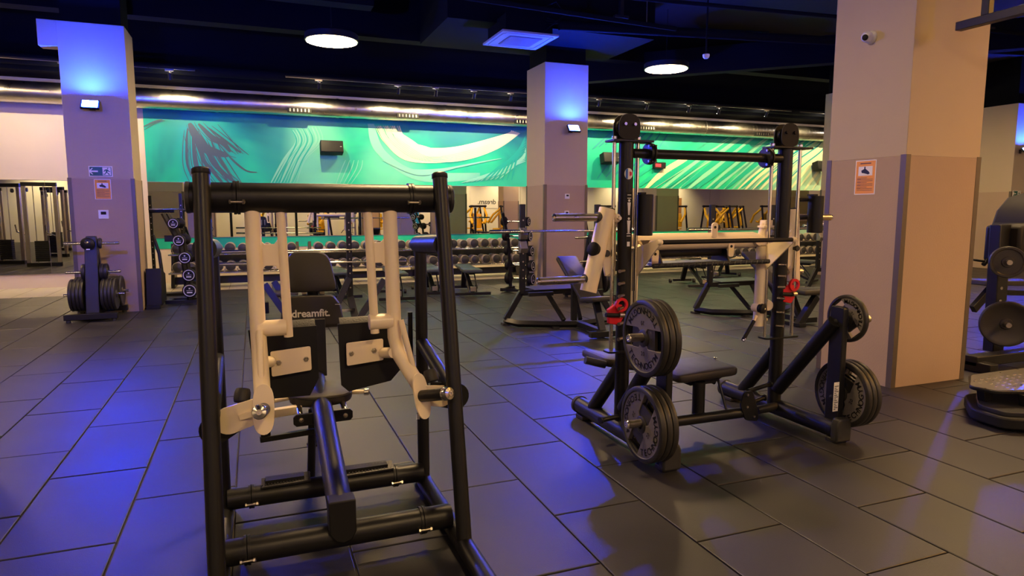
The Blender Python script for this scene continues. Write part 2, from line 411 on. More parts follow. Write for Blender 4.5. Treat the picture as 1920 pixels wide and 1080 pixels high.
# cream arc
for k in range(15):
    o = k*1.9
    ribbon(m2, [(703+o*1.7, 236), (722+o*1.4, 268-o*.3), (768+o*.9, 302-o*.9), (862-o*.2, 301-o*.9), (930+o*.6, 280-o), (975-o*.6, 250-o*.2)], .022+.02*((k*5) % 4))
for k in range(7):
    ribbon(m2, [(728+k*3, 240+k), (752+k*3, 262), (800+k*2, 276+k*2), (850+k*5, 292+k)], .025)
for k in range(6):
    ribbon(m5, [(712+k*5, 242+k*2), (738+k*5, 272), (784+k*4, 299-k*1.0), (862, 303-k*3.2), (928, 283-k*3)], .008)
for k in range(9):
    ribbon(m6, [(715+k*4, 300+k*2), (770+k*3, 318+k*1.2), (840+k*4, 316-k*.8), (900+k*5, 305-k)], .035)
    ribbon(m6, [(865+k*9, 343-k), (905+k*7, 330-k*2), (950+k*4, 315-k*2.5), (985, 302-k*3)], .04)
for k in range(7): ribbon(m5, [(905+k*9, 338), (940+k*5, 310-k*3), (985, 285-k*5)], .05)
for k in range(4): ribbon(m5, [(808+k, 335-k), (818, 328), (830, 325)], .03)
# right of the second pillar
for k in range(16):
    ribbon(m6, [(1200+k*17, 358), (1262+k*16, 318-k), (1345+k*13, 270-k*.6), (1400+k*12, 238)], .05+.05*((k*7) % 3))
for k in range(10):
    ribbon(m5, [(1165+k*28, 352), (1225+k*27, 310), (1300+k*24, 262), (1340+k*23, 240)], .10+.05*(k % 3))
ribbon(m2, [(1208,356),(1240,325),(1280,300),(1300,288)], .16)
for k in range(12): ribbon(m2, [(1380+k*14, 358), (1410+k*13, 330), (1450+k*11, 300), (1490+k*9, 276)], .07+.03*(k % 2))
for k in range(6): ribbon(m4, [(1395+k*16, 300+k*8), (1440+k*13, 270+k*8), (1500+k*8, 242+k*8), (1545, 232+k*6)], .04)
for k in range(5): ribbon(m4, [(1110+k*12, 280-k*4), (1130+k*10, 262-k*3), (1150+k*8, 245)], .05)
for mb_, mt_, nm in ((m4, PTE, 'teal_brush_strokes'), (m3, PLG, 'light_green_brush_strokes'), (m5, PMG, 'green_brush_strokes'), (m6, PPG, 'mint_brush_strokes'), (m1, PBR, 'brown_brush_strokes'), (m2, PWH, 'cream_brush_strokes')):
    o = mb_.build(nm, mt_, mur, flat=True); o['kind'] = 'stuff'

# mirrors: panes on the back wall
mir = thing('wall_mirror', (7.3, WY_, .95), 'long wall mirror in panes under the green mural', 'mirror')
xs = [-1.985, .5, 3.2, 6.2, 9.1, 11.9, 14.3, 16.6]
for a, b in zip(xs[:-1], xs[1:]):
    MB().box((a+.003, WY_-.02, .952), (b-.003, WY_-.001, 2.088)).build('mirror_pane', MIR, mir)
MB().box((-1.985, WY_-.024, .942), (16.6, WY_-.001, .951)).box((-1.985, WY_-.024, 2.089), (16.6, WY_-.001, 2.095)).build('frame_rail', STL, mir)
mir2 = thing('wall_mirror', (-5.5, WY_, .27), 'lower wall mirror left of the left pillar, on cream wall', 'mirror')
for a, b in ((-9.0, -6.4), (-6.4, -3.75), (-3.75, -2.16)):
    MB().box((a+.003, WY_-.02, .275), (b-.003, WY_-.001, 2.088)).build('mirror_pane', MIR, mir2)
MB().box((-9, WY_-.024, .262), (-2.16, WY_-.001, .273)).box((-9, WY_-.024, 2.089), (-2.16, WY_-.001, 2.1)).build('frame_rail', STL, mir2)

# pillars
def pillar(x0, x1, y0, y1, top=4.16, label=None, capL=False):
    p = struct(MB().box((x0, y0, 1.975), (x1, y1, top)).build('pillar', PILU, None, .004), label)
    e = .006
    MB().box((x0-e, y0-e, 0), (x1+e, y1+e, 1.975)).build('wallcovering', PILL, p, .003)
    for cx_, cy_ in ((x0-e, y0-e), (x1+e, y0-e), (x0-e, y1+e), (x1+e, y1+e)):
        sx = 1 if cx_ < (x0+x1)/2 else -1; sy = 1 if cy_ < (y0+y1)/2 else -1
        MB().prism([(cx_-sx*.003, cy_-sy*.003, 0), (cx_+sx*.05, cy_-sy*.003, 0), (cx_+sx*.05, cy_, 0), (cx_, cy_, 0), (cx_, cy_+sy*.05, 0), (cx_-sx*.003, cy_+sy*.05, 0)], (0, 0, 1.985)).build('corner_trim', TRIM, p)
    MB().box((x0+.04, y0+.04, top), (x1-.04, y1-.04, ZC)).build('black_shaft', BEAM, p)
    if capL:
        MB().box((x0-.235, y0+.001, 3.81), (x0, y0+.25, top)).build('bracket_block', PILU, p, .004)
    return p
pillar(-2.465, -1.63, 11.316, 12.03, 4.165, 'pillar with exit sign and orange sign, lit blue on top', True)
pillar(4.98, 5.85, 11.2, 12.05, 4.155, 'square pillar lit blue on top, beside the mural')
pillar(5.06, 5.955, 4.02, 4.82, 4.6, 'large tan pillar in the right foreground')
pillar(17.85, 18.8, 11.2, 12.1, 4.16, 'far pillar at the right edge with a blue lamp')
pillar(12.4, 13.27, 11.2, 12.0, 4.16, 'pillar standing behind the large tan pillar')
pillar(12.4, 13.27, 4.02, 4.82, 4.16, 'pillar to the right outside the picture')
pillar(-2.465, -1.63, 4.02, 4.82, 4.16, 'pillar left of the camera, outside the picture')
pillar(-2.465, -1.63, -3.2, -2.4, 4.16, 'pillar behind the camera')
pillar(4.98, 5.85, -3.2, -2.4, 4.16, 'second pillar behind the camera')
pillar(12.4, 13.27, -3.2, -2.4, 4.16, 'third pillar behind the camera')
pillar(19.8, 20.7, -3.2, -2.4, 4.16, 'fourth pillar behind the camera')

# beams and ceiling clutter
struct(MB().box((XL, 14.55, 4.02), (XR, WY_, ZC)).build('trim_2', BEAM, None), 'black beam along the back wall')
bm = struct(MB().box((XL, 12.2, 4.55), (XR, 12.5, ZC)).build('trim_3', BEAM, None), 'black cross beam')
struct(MB().bar((6.6, 13.4, 4.5), (14.0, 6.2, 4.5), .25, .5).build('trim_4', BEAM, None), 'slanting black beam edge under the ceiling')
struct(MB().box((2.9, 10.2, 4.45), (6.6, 12.0, 5.3)).build('trim_5', BEAM, None), 'black duct box above the second pillar')
struct(MB().box((-6, 10.9, 4.7), (1.9, 11.2, 5.3)).build('trim_6', BEAM, None), 'black ceiling beam over the left pillar')
def pipe(pts, r, label, m=PIPEM, name='ceiling_pipe'):
    return tag(recenter(MB().tube(pts, r, 12).build(name, m)), label, 'pipe')
pipe([(-3.5, 8.2, 4.3), (6.2, 9.0, 4.3)], .035, 'thin black pipe crossing the ceiling at the left')
pipe([(4.5, 9.6, 4.33), (13, 8.1, 4.33)], .07, 'fat black insulated pipe hung under the ceiling above the round lamp')
pipe([(4.2, 8.3, 4.4), (13, 7.4, 4.4)], .028, 'thin black pipe high above the white rack')
pipe([(XL+.3, 14.38, 4.17), (XR-.3, 14.38, 4.17)], .10, 'dark round pipe running along the back wall above the steel duct')
for k, (x, y, z) in enumerate(((5.9, 9.35, 4.36), (8.3, 7.9, 4.43), (10.6, 7.65, 4.43))):
    tag(recenter(MB().tube([(x, y, z), (x, y, ZC)], .006, 8).build('hanger_rod', STL)), ['thin steel rod holding the fat black pipe', 'thin steel rod holding the thin pipe near the round lamp', 'thin steel rod holding the thin pipe near the tan pillar'][k], 'rod')
for k, (x, y) in enumerate(((5.35, 9.2), (11.2, 7.6))):
    t = thing('pipe_bracket', (x, y, 4.42), ['black pipe bracket above the air conditioner', 'black pipe bracket beside the tan pillar'][k], 'bracket')
    MB().box((x-.03, y-.03, 4.46), (x+.03, y+.03, ZC)).build('post', BLK, t)
    MB().box((x-.12, y-.04, 4.42), (x+.12, y+.04, 4.46)).build('foot', BLK, t)
# cable bundle
mb = MB()
for k in range(7):
    a = random.uniform(-.05, .05); b = random.uniform(-.04, .05)
    mb.tube([(4.35, 9.75+a, 4.42+b), (4.9, 9.6+b, 4.38+a), (5.6, 9.5+a, 4.40+b*.5), (6.6, 9.3+b, 4.41+a*.3), (8, 9.0, 4.42)], .008, 6)
mb.tube([(4.35, 9.8, 4.45), (4.25, 9.7, 4.6), (4.45, 9.6, 4.68), (4.6, 9.6, 4.5), (4.45, 9.7, 4.38), (4.3, 9.8, 4.25)], .009, 6)
tag(recenter(mb.build('cable_bundle', PIPEM)), 'bundle of loose black cables beside the ceiling air conditioner', 'cables')

# steel duct
dt = thing('ventilation_duct', (5, 15.12, 3.56), 'round spiral steel duct running along the back wall', 'duct')
DX0, DX1, DR = XL+.4, XR-.4, .198; x = DX0; k = 0
while x < DX1:
    x1 = min(x+2.4, DX1)
    MB().tube([(x, 15.12, 3.71), (x1, 15.12, 3.71)], DR, 40).build('duct_section', DUCT, dt)
    MB().tube([(x1-.03, 15.12, 3.71), (x1+.03, 15.12, 3.71)], DR+.009, 40).build('joint_ring', DUCT, dt)
    x = x1; k += 1
mb = MB(); i = 0
n = int((DX1-DX0)/.11)
for i in range(n):
    xx = DX0+.11*i; mb.tube([(xx-.004, 15.12, 3.71), (xx+.004, 15.12, 3.71)], DR+.003, 32)
o = mb.build('spiral_seams', DUCT, dt); o['kind'] = 'stuff'
for xx in (1.0, 3.3, 6.1, 9.5, 13.2):
    g = MB().box((xx-.24, 14.90, 3.555), (xx+.24, 14.975, 3.645)).build('air_grille', BLKM, dt)
    mb = MB()
    for q in range(6): mb.box((xx-.2+q*.075, 14.893, 3.57), (xx-.18+q*.075, 14.90, 3.63))
    mb.build('slats', STL, g)

# track with spots (each a lamp of the place)
tr = thing('track_rail', (5, 14.0, 4.07), 'black track rail with a bright edge along the back wall', 'track rail')
for a, b in ((-8, -.9), (.7, 6.4), (6.9, 13.3), (13.6, 20)):
    MB().box((a, 13.98, 4.09), (b, 14.02, 4.12)).build('rail', BLK, tr)
    MB().box((a, 13.975, 4.088), (b, 13.98, 4.093)).build('edge_strip', STL, tr)
names = []
spot_x = [(-6.9,1), (-4.7,1), (-3.0,1), (-1.33,1), (1.32,1), (2.9,1), (3.7,1), (4.55,1), (5.4,1), (7.6,1), (8.9,1), (10.1,1), (11.0,1), (12.5,1), (14.6,1), (16.2,1)]
for k, (x, on) in enumerate(spot_x):
    where = 'left of the left pillar' if x < -2.4 else 'between the left and second pillars' if x < 5 else 'right of the second pillar'
    idx = sum(1 for q, _ in spot_x[:k] if (q < -2.4) == (x < -2.4) and (q < 5) == (x < 5))
    t = thing('track_spotlight', (x, 14.0, 3.93), f'black track spotlight {where}, {ordinal(idx)} from the left there', 'spotlight', 'track spotlights on the back rail')
    MB().box((x-.07, 13.985, 4.06), (x+.07, 14.015, 4.088)).build('adapter', STL, t)
    MB().tube([(x, 14.0, 4.06), (x+.01, 14.01, 3.99)], .008, 8).build('arm', CHR, t)
    MB().lathe([(.0,-.07),(.03,-.07),(.036,-.05),(.036,.06),(.03,.06),(.028,.03),(0,.03)], (x+.01, 14.02, 3.97), (0, .45, -1), 16).build('lamp_head', BLK, t)
    L = bpy.data.lights.new('track_lamp', 'SPOT'); L.energy = P_TRACK*(.62 if x < -2 else .8 if x < 6 else 1); L.color = (1, .78, .38); L.spot_size = R(104); L.spot_blend = .75; L.shadow_soft_size = .015
    lo = bpy.data.objects.new('track_lamp', L); C.objects.link(lo); lo.parent = t; lo.location = (.01, .15, .01)
    lo.rotation_euler = Vector((0, 1, -1.05)).to_track_quat('-Z', 'Y').to_euler()
    S = bpy.data.lights.new('added_spill', 'POINT'); S.energy = 4.0; S.color = (1, .85, .68); S.shadow_soft_size = .03  # added point light, brightens the duct top and the wall strip above it
    so = bpy.data.objects.new('added_spill', S); C.objects.link(so); so.parent = t; so.location = (.01, .16, .0)

# pendant lamps
def pendant(x, y, z, label):
    t = thing('pendant_lamp', (x, y, z), label, 'lamp', 'round pendant lamps')
    MB().lathe([(.40,0),(.42,.004),(.42,.10),(.40,.115),(0,.118)], (x, y, z), (0,0,1), 40).build('housing', BLK, t)
    MB().lathe([(0,-.006),(.395,-.006),(.398,.003)], (x, y, z), (0,0,1), 40).build('diffuser', EMW, t)
    MB().tube([(x, y, z+.11), (x, y, ZC)], .006, 6).build('suspension_rod', BLK, t)
    return t
for k, (x, y) in enumerate([(1.288, 11.3), (7.5, 11.16)]):
    pendant(x, y, 4.2, ['round warm pendant lamp left of the ceiling air conditioner', 'round warm pendant lamp on a rod right of the second pillar'][k])
for k, (x, y) in enumerate([(-4.9, 11.2), (13.9, 11.2), (1.3, 4.6), (7.5, 4.6), (13.9, 4.6), (-4.9, 4.6), (1.3, -1.8), (7.5, -1.8), (13.9, -1.8), (-4.9, -1.8), (20, -1.8), (20, 4.6), (26, 1)]):
    pendant(x, y, 4.2, f'round warm pendant lamp above the picture, {ordinal(min(k, 11))} of the row' if k < 12 else 'round warm pendant lamp at the far right end, above the picture')

# an orange-toned pendant beside the tan pillar and spots that wash the rear wall (all above or behind the picture)
EMO = mat('pendant_diffuser_amber', (1,.7,.3), .5, emit=P_PENDANT*1.5, ecol=(1,.44,.08))
EMW_ = EMW; EMW = EMO; pendant(8.3, .6, 4.2, 'amber pendant lamp to the right of the camera, above the picture'); EMW = EMW_
for k, x in enumerate((-9, -5, 0, 4, 8, 11, 14, 18, 22, 26)):
    t = thing('track_spotlight', (x, YB+1.6, 3.93), f'black spotlight washing the rear wall behind the camera, {ordinal(k)} from the left', 'spotlight')
    MB().lathe([(.0,-.07),(.03,-.07),(.036,-.05),(.036,.06),(.03,.06),(.028,.03),(0,.03)], (x, YB+1.6, 3.97), (0, -.45, -1), 16).tube([(x, YB+1.6, 4.0), (x, YB+1.6, ZC)], .01, 6).build('lamp_head', BLK, t)
    L = bpy.data.lights.new('track_lamp', 'SPOT'); L.energy = 420; L.color = (1, .82, .50); L.spot_size = R(110); L.spot_blend = 1; L.shadow_soft_size = .03
    lo = bpy.data.objects.new('track_lamp', L); C.objects.link(lo); lo.parent = t; lo.location = (0, -.05, -.06)
    lo.rotation_euler = Vector((0, -.62, -1)).to_track_quat('-Z', 'Y').to_euler()
# blue floods on the pillars
def flood(x, y, z, label, s=-1, tilt=.72, glass=None):
    t = thing('wall_floodlight', (x, y, z), label, 'floodlight', 'blue floodlights on the pillars')
    d = Vector((0, s*math.cos(tilt), math.sin(tilt))); up = Vector((0, -s*math.sin(tilt), math.cos(tilt)))
    o = Vector((x, y+s*.16, z))
    def slab(h0, h1, sx, sy, name, m, par=None):
        mb = MB().prism([o+Vector((a*sx, 0, 0))+up*b*sy+d*h0 for a, b in ((-1,-1),(1,-1),(1,1),(-1,1))], d*(h1-h0)); return mb.build(name, m, par or t, 0)
    slab(-.035, 0, .115, .08, 'housing', BLK)
    slab(0, .004, .095, .062, 'glass', glass or EMB)
    MB().bar((x, y, z-.03), (x, y+s*.13, z-.02), .05, .012).box((x-.04, y-.002, z-.07), (x+.04, y+s*.012, z+.02)).build('bracket', BLK, t)
flood(-2.095, 11.316, 3.02, 'glowing blue floodlight on the left pillar')
flood(5.49, 11.2, 3.0, 'glowing blue floodlight on the second pillar')
flood(18.05, 11.2, 3.0, 'glowing blue floodlight on the far right pillar')
flood(-2.05, 4.82, 3.0, 'blue floodlight on the back of the pillar left of the camera', 1)
flood(-2.05, 4.02, 3.0, 'blue floodlight on the front of the pillar left of the camera', glass=EMB3)
flood(5.5, 4.82, 3.0, 'blue floodlight on the back of the large tan pillar', 1, glass=EMB2)
flood(-2.05, -2.4, 3.0, 'blue floodlight on the pillar behind the camera', 1, glass=EMB3)
flood(5.4, -2.4, 3.0, 'blue floodlight on the second pillar behind the camera', 1, glass=EMB3)
flood(-2.05, 12.03, 3.0, 'blue floodlight on the back of the left pillar', 1, glass=EMB2)
flood(5.4, 12.05, 3.0, 'blue floodlight on the back of the second pillar', 1, glass=EMB2)

# ceiling cassette
cs = thing('air_conditioner', (4.07, 10.18, 4.2), 'square ceiling air conditioner cassette lit blue', 'air conditioner')
MB().box((3.62, 9.72, 4.2), (4.56, 10.66, 4.235)).build('face_panel', GREYP, cs, .008)
MB().box((3.70, 9.80, 4.235), (4.48, 10.58, 4.5)).build('casing', BEAM, cs)
for a, b in (((3.70,9.775,4.192),(4.48,9.815,4.2)), ((3.70,10.565,4.192),(4.48,10.605,4.2)), ((3.675,9.82,4.192),(3.715,10.56,4.2)), ((4.465,9.82,4.192),(4.505,10.56,4.2))):
    MB().box(a, b).build('air_flap', GREYP, cs)
g = MB().box((3.82, 9.92, 4.190), (4.36, 10.46, 4.2)).build('grille', mat('grille_grey', (.2,.21,.24), .6), cs)
mb = MB()
for q in range(14): mb.box((3.84, 9.94+q*.037, 4.184), (4.34, 9.952+q*.037, 4.19))
mb.build('slats', GREYP, g)
for k, (x, y) in enumerate(((4.6, 10.75), (3.7, 10.6))):
    tag(recenter(MB().tube([(x, y, 4.24), (x, y, ZC)], .008, 8).build('hanger_rod', PIPEM)), ['dark rod right of the air conditioner', 'dark rod left of the air conditioner'][k], 'rod')
sm = thing('smoke_detector', at(1324, 106, 8.5), 'small white smoke detector under the dark ceiling', 'detector')
p = at(1324, 106, 8.5)
MB().lathe([(.0,-.03),(.03,-.03),(.045,-.01),(.05,.01),(.05,.03)], p, (0,0,1), 20).build('body', WHT, sm)
MB().tube([p+Vector((0,0,.03)), (p.x, p.y, ZC)], .012, 8).build('drop_pipe', PIPEM, sm)

# hanging black channel at the top right
hb = thing('hanging_channel', (5.25, 2.9, 2.96), 'black square steel channel hanging in front of the tan pillar', 'channel')
MB().box((5.22, 1.2, 2.93), (5.29, 3.80, 2.995)).build('channel', BLK, hb, .004)
MB().box((5.225, 3.55, 2.995), (5.28, 3.61, ZC)).build('drop_post', BLK, hb, .003)
MB().box((5.225, 1.5, 2.995), (5.28, 1.56, ZC)).build('drop_post', BLK, hb, .003)

# signs, thermostats, camera
def exit_sign(x, y, z, w_, h_, label, parent=None, face=-1):
    t = thing('exit_sign', (x, y, z), label, 'sign')
    s = -1 if face < 0 else 1
    MB().box((x-w_/2, min(y, y+s*.012), z-h_/2), (x+w_/2, max(y, y+s*.012), z+h_/2)).build('board', WHP, t)
    yy = y+s*.0125
    MB().box((x-w_/2+.012, min(yy, yy+s*.001), z-h_/2+.012), (x+w_/2-.012, max(yy, yy+s*.001), z+h_/2-.012)).build('green_field', GRN, t)
    yy = y+s*.0142; q = h_
    def P(a, b): return (x - s*0 + a*q*(-s), yy, z+b*q)
    ar = MB().prism([P(-1.0,0), P(-.72,.30), P(-.62,.30), P(-.80,.07), P(-.22,.07), P(-.22,-.07), P(-.80,-.07), P(-.62,-.30), P(-.72,-.30)], (0, s*.001, 0)).build('arrow', WHP, t)
    MB().prism([P(.16,-.36), P(.85,-.36), P(.85,.38), P(.16,.38)], (0, s*.0008, 0)).build('door_pictogram', WHP, t)
    yy = y+s*.0155
    rn = MB().prism([P(.42,.20), P(.60,.20), P(.70,.05), P(.80,.02), P(.80,-.03), P(.66,-.02), P(.58,.04), P(.56,-.10), P(.70,-.18), P(.74,-.34), P(.66,-.34), P(.62,-.22), P(.48,-.12), P(.38,-.30), P(.20,-.30), P(.20,-.23), P(.34,-.23), P(.42,-.08), P(.44,.08), P(.36,.04), P(.30,-.04), P(.25,.0), P(.33,.14)], (0, s*.0006, 0))
    rn.lathe([(0,0),(.05*q,0),(.05*q,.0006),(0,.0006)], P(.60,.29), (0, s, 0), 10)
    rn.build('running_figure', GRN, t)
    return t
exit_sign(-2.047, 11.31, 2.082, .30, .152, 'green exit sign with arrow and running figure on the left pillar')
exit_sign(18.05, 11.194, 1.93, .30, .152, 'small green exit sign on the far right pillar')
def poster(o, ux, w_, h_, label, n):      # o centre, ux direction to the right as read, n outward normal
    o = Vector(o); ux = Vector(ux); n = Vector(n); up = Vector((0,0,1)); t = thing('warning_sign', o, label, 'sign')
    def pl(x0, z0, x1, z1, d, name, m):
        return MB().prism([o+ux*a+up*b+n*d for a, b in ((x0,z0),(x1,z0),(x1,z1),(x0,z1))], n*.0008).build(name, m, t)
    pl(-w_/2, -h_/2, w_/2, h_/2, .001, 'white_edge', WHP); pl(-w_*.46, -h_*.475, w_*.46, h_*.475, .002, 'orange_sheet', ORG)
    pl(-w_*.34, h_*.05, w_*.34, h_*.32, .003, 'white_field', WHP)
    q = w_*.02
    cm = MB()
    def pp(a, b): return o+ux*a*w_+up*b*h_+n*.0042
    cm.prism([pp(-.2,.20), pp(-.02,.26), pp(.16,.17), pp(.22,.11), pp(.14,.08), pp(-.05,.12), pp(-.17,.13)], n*.0006).prism([pp(-.06,.24), pp(-.06,.31), pp(.0,.31), pp(.0,.24)], n*.0006)
    cm.build('camera_pictogram', PLTT, t)
    ln = MB()
    ln.prism([pp(-.26,.39), pp(.26,.39), pp(.26,.42), pp(-.26,.42)], n*.0005)
    for k in range(9):
        b = -.02-.045*k; a1 = .38 if k % 3 else .1
        ln.prism([pp(-.38,b), pp(a1,b), pp(a1,b+.012), pp(-.38,b+.012)], n*.0005)
        if k % 2: ln.prism([pp(-.38,b), pp(-.2,b), pp(-.2,b+.02), pp(-.38,b+.02)], n*.0007)
    ln.build('small_print', mat('sign_print', (.12,.05,.01), .5), t)
poster((-2.037, 11.31, 1.823), (1,0,0), .212, .29, 'orange CCTV warning sign under the exit sign on the left pillar', (0,-1,0))
poster((5.054, 4.40, 1.812), (0,-1,0), .212, .30, 'orange CCTV warning sign on the large tan pillar', (-1,0,0))
def thermostat(x, y, z, w_, label):
    t = thing('thermostat', (x, y, z), label, 'thermostat')
    MB().box((x-w_/2, y-.018, z-w_/2), (x+w_/2, y, z+w_/2)).build('case', WHT, t, .004)
    MB().box((x-w_*.25, y-.0195, z-w_*.02), (x+w_*.28, y-.018, z+w_*.32)).build('display', BLKM, t)
thermostat(-2.05, 11.31, 1.458, .13, 'white wall thermostat on the left pillar')
thermostat(5.436, 11.194, 1.774, .09, 'upper white thermostat on the second pillar')
thermostat(5.429, 11.194, 1.46, .09, 'lower white thermostat on the second pillar, half hidden')
thermostat(18.0, 11.194, 1.45, .12, 'white thermostat on the far right pillar')
cc = thing('security_camera', (5.06, 4.428, 3.01), 'white dome security camera on the tan pillar', 'camera')
MB().lathe([(.055,0),(.055,.012),(.048,.03),(.03,.05)], (5.06, 4.428, 3.01), (-1,0,0), 24).build('mount', WHT, cc)
MB().lathe([(0,-.045),(.03,-.036),(.045,-.012),(.045,.012),(.032,.036)], (5.005, 4.428, 3.01), (1,.35,.25), 24).build('ball', WHT, cc)
MB().lathe([(0,-.012),(.02,-.010),(.026,0)], (4.968, 4.415, 2.999), (1,.35,.25), 20).build('lens', BLKM, cc)

def speaker(x, z, label):
    t = thing('wall_speaker', (x, 15.2, z), label, 'speaker', 'black speakers on the mural')
    M = Matrix.Translation((x, 15.22, z)) @ Matrix.Rotation(R(-14), 4, 'X')
    MB().box((-.24, -.12, -.13), (.24, .10, .13), M).build('cabinet', BLKM, t, .01)
    MB().box((-.225, -.126, -.115), (.225, -.12, .115), M).build('grille', BLK, t)
    MB().box((.17, -.129, -.01), (.205, -.126, .0), M).build('badge', WHT, t)
    MB().bar((x, 15.24, z), (x, WY_-.01, z+.02), .06, .04).build('bracket', BLK, t)
speaker(1.66, 2.87, 'black wall speaker on the mural above the white arms')
speaker(8.6, 2.83, 'black wall speaker on the mural left of the tall rack')
speaker(15.7, 2.80, 'black wall speaker on the mural beside the tan pillar')
tb = tag(recenter(MB().box((10.0, 15.3, 2.62), (10.35, WY_-.012, 2.78)).build('wall_timer', BLKM)), 'small black timer box with red digits on the mural', 'timer')
MB().box((10.03, 15.295, 2.66), (10.2, 15.3, 2.74)).build('red_digits', mat('led_red', (.9,.02,.03), .5, emit=1.2), None)
o = bpy.data.objects['red_digits']; o.parent = tb; o.data.transform(Matrix.Translation(-tb.location))

# ------------------------------------------------------------------ leg press in the foreground
CX = .312
lp = thing('plate_loaded_press', (CX, 3.0, 0), 'black tubular press machine with cream arms in the foreground', 'gym machine')
def clamp(p, axis, r, par, side=-1, m=BLK):      # collar with a bolted ear
    p = Vector(p); a = Vector(axis).normalized()
    c = MB().lathe([(r+.001,-.013),(r+.007,-.013),(r+.007,-.002),(r+.003,0),(r+.007,.002),(r+.007,.013),(r+.001,.013),(r+.001,-.013)], p, a, 28).build('clamp_ring', m, par)
    b = MB(); o = p + Vector((0, -r-.008, -.018))
    b.tube([o-a*.030, o+a*.030], .006, 10); b.lathe([(0,0),(.011,0),(.011,.008),(.006,.012),(0,.013)], o+a*.022, a, 6); b.lathe([(0,0),(.010,0),(.010,.007),(0,.009)], o-a*.022, -a, 6)
    b.build('bolt', STL, c)
for s, nm in ((-1, ''), (1, '')):
    x = CX+s*.505
    MB().tube([(x, 1.75, .042), (x, 3.52, .042)], .042, 20).build('side_rail', BLK, lp)
    MB().lathe([(.046,0),(.046,.03),(.03,.034),(0,.034)], (x, 3.52, .047), (0,1,0), 20).build('rail_cap', RUB, lp)
    MB().tube([(x, 2.695, .06), (x, 3.02, 1.60), (x, 3.035, 1.675)], .034, 22).lathe([(.034,0),(.037,.004),(.037,.022),(.030,.028),(0,.028)], (x, 3.035, 1.672), (0,.2,1), 22).build('front_post', BLK, lp)
    MB().tube([(x, 3.45, .06), (x, 3.45, 1.31)], .032, 20).build('rear_post', BLK, lp)
    MB().tube([(x, 3.49, 1.345), (x, 2.99, 1.37)], .047, 24).lathe([(.047,0),(.04,.012),(0,.014)], (x, 3.49, 1.345), (0,1,0), 24).build('top_rail', BLK, lp)
    MB().tube([(x, 3.45, .82), (x, 2.86, .70)], .034, 18).build('middle_rail', BLK, lp)
MB().tube([(CX-.49, 2.87, .105), (CX+.49, 2.87, .105)], .055, 28).build('front_cross_tube', BLK, lp)
MB().tube([(CX-.49, 3.43, .105), (CX+.49, 3.43, .105)], .052, 28).build('rear_cross_tube', BLK, lp)
MB().tube([(CX-.555, 3.085, 1.58), (CX+.555, 3.085, 1.58)], .064, 32).build('top_tube', BLK, lp)
for s in (-1, 1):
    MB().lathe([(.060,0),(.066,.003),(.066,.016),(.06,.02),(0,.02)], (CX+s*.553, 3.085, 1.58), (s,0,0), 32).build('tube_cap', RUB, lp)
    clamp((CX+s*.375, 3.085, 1.58), (1,0,0), .064, lp)
    clamp((CX+s*.375-.02, 2.87, .105), (1,0,0), .055, lp)
    clamp((CX+s*.36-.02, 3.43, .105), (1,0,0), .052, lp)
# centre beam that carries seat and back
MB().tube([(CX-.01, 2.86, .225), (CX-.005, 3.62, .435), (CX+.01, 4.35, .50)], .056, 28).build('centre_beam', BLK, lp)
MB().prism([(CX-.065, 2.80, .285), (CX+.05, 2.80, .285), (CX+.05, 2.80, .14), (CX+.03, 2.80, .105), (CX-.005, 2.80, .092), (CX-.04, 2.80, .105), (CX-.065, 2.80, .14)], (0, .09, 0)).build('beam_saddle', BLKM, lp, .006)
MB().tube([(CX-.07, 3.78, .0), (CX-.05, 3.76, .42)], .022, 14).lathe([(.05,0),(.05,.01),(.02,.014)], (CX-.07, 3.78, 0), (0,0,1), 16).build('seat_post', BLK, lp)
MB().tube([(CX+.02, 4.4, 0), (CX+.02, 4.36, 1.1)], .035, 16).lathe([(.07,0),(.07,.012),(.03,.016)], (CX+.02, 4.4, 0), (0,0,1), 16).build('back_post', BLK, lp)
# seat
prof = [(-.175,.10),(-.172,.02),(-.155,-.03),(-.12,-.065),(-.07,-.085),(0,-.092),(.07,-.085),(.12,-.065),(.155,-.03),(.172,.02),(.175,.10),(.15,.24),(-.15,.24)]
mb = MB(); lay = [(-.03,.93),(-.022,.985),(-.008,1),(.012,1),(.024,.98),(.030,.93)]; base = 0
for z, k in lay:
    for x, y in prof: mb.v.append(Vector((CX+.005+x*k, 3.86+(y-.06)*k, .475+z+.02*(y))))
n = len(prof)
for i in range(len(lay)-1):
    for j in range(n): a = i*n+j; b = i*n+(j+1) % n; mb.f.append((a, b, b+n, a+n))
mb.f.append(tuple(range(n))[::-1]); mb.f.append(tuple((len(lay)-1)*n+j for j in range(n)))
seat = mb.build('seat', LEA, lp)
mb = MB()
for j in range(10):
    (xa, ya), (xb, yb) = prof[j], prof[j+1]
    mb.tube([(CX+.005+xa*1.002, 3.86+(ya-.06)*1.002, .490+.02*ya), (CX+.005+xb*1.002, 3.86+(yb-.06)*1.002, .490+.02*yb)], .003, 6, False)
mb.build('piping', BLK, seat)
MB().box((CX-.13, 3.78, .434), (CX+.14, 4.02, .444)).build('seat_plate', CRM, lp, .003)
sb = MB().prism([(CX-.145, 3.60, .445), (CX+.135, 3.60, .45), (CX+.15, 3.60, .435), (CX+.15, 3.60, .40), (CX+.135, 3.60, .385), (CX-.145, 3.60, .38), (CX-.16, 3.60, .395), (CX-.16, 3.60, .43)], (0, .02, 0)).build('seat_bracket', BLK, lp, .003)
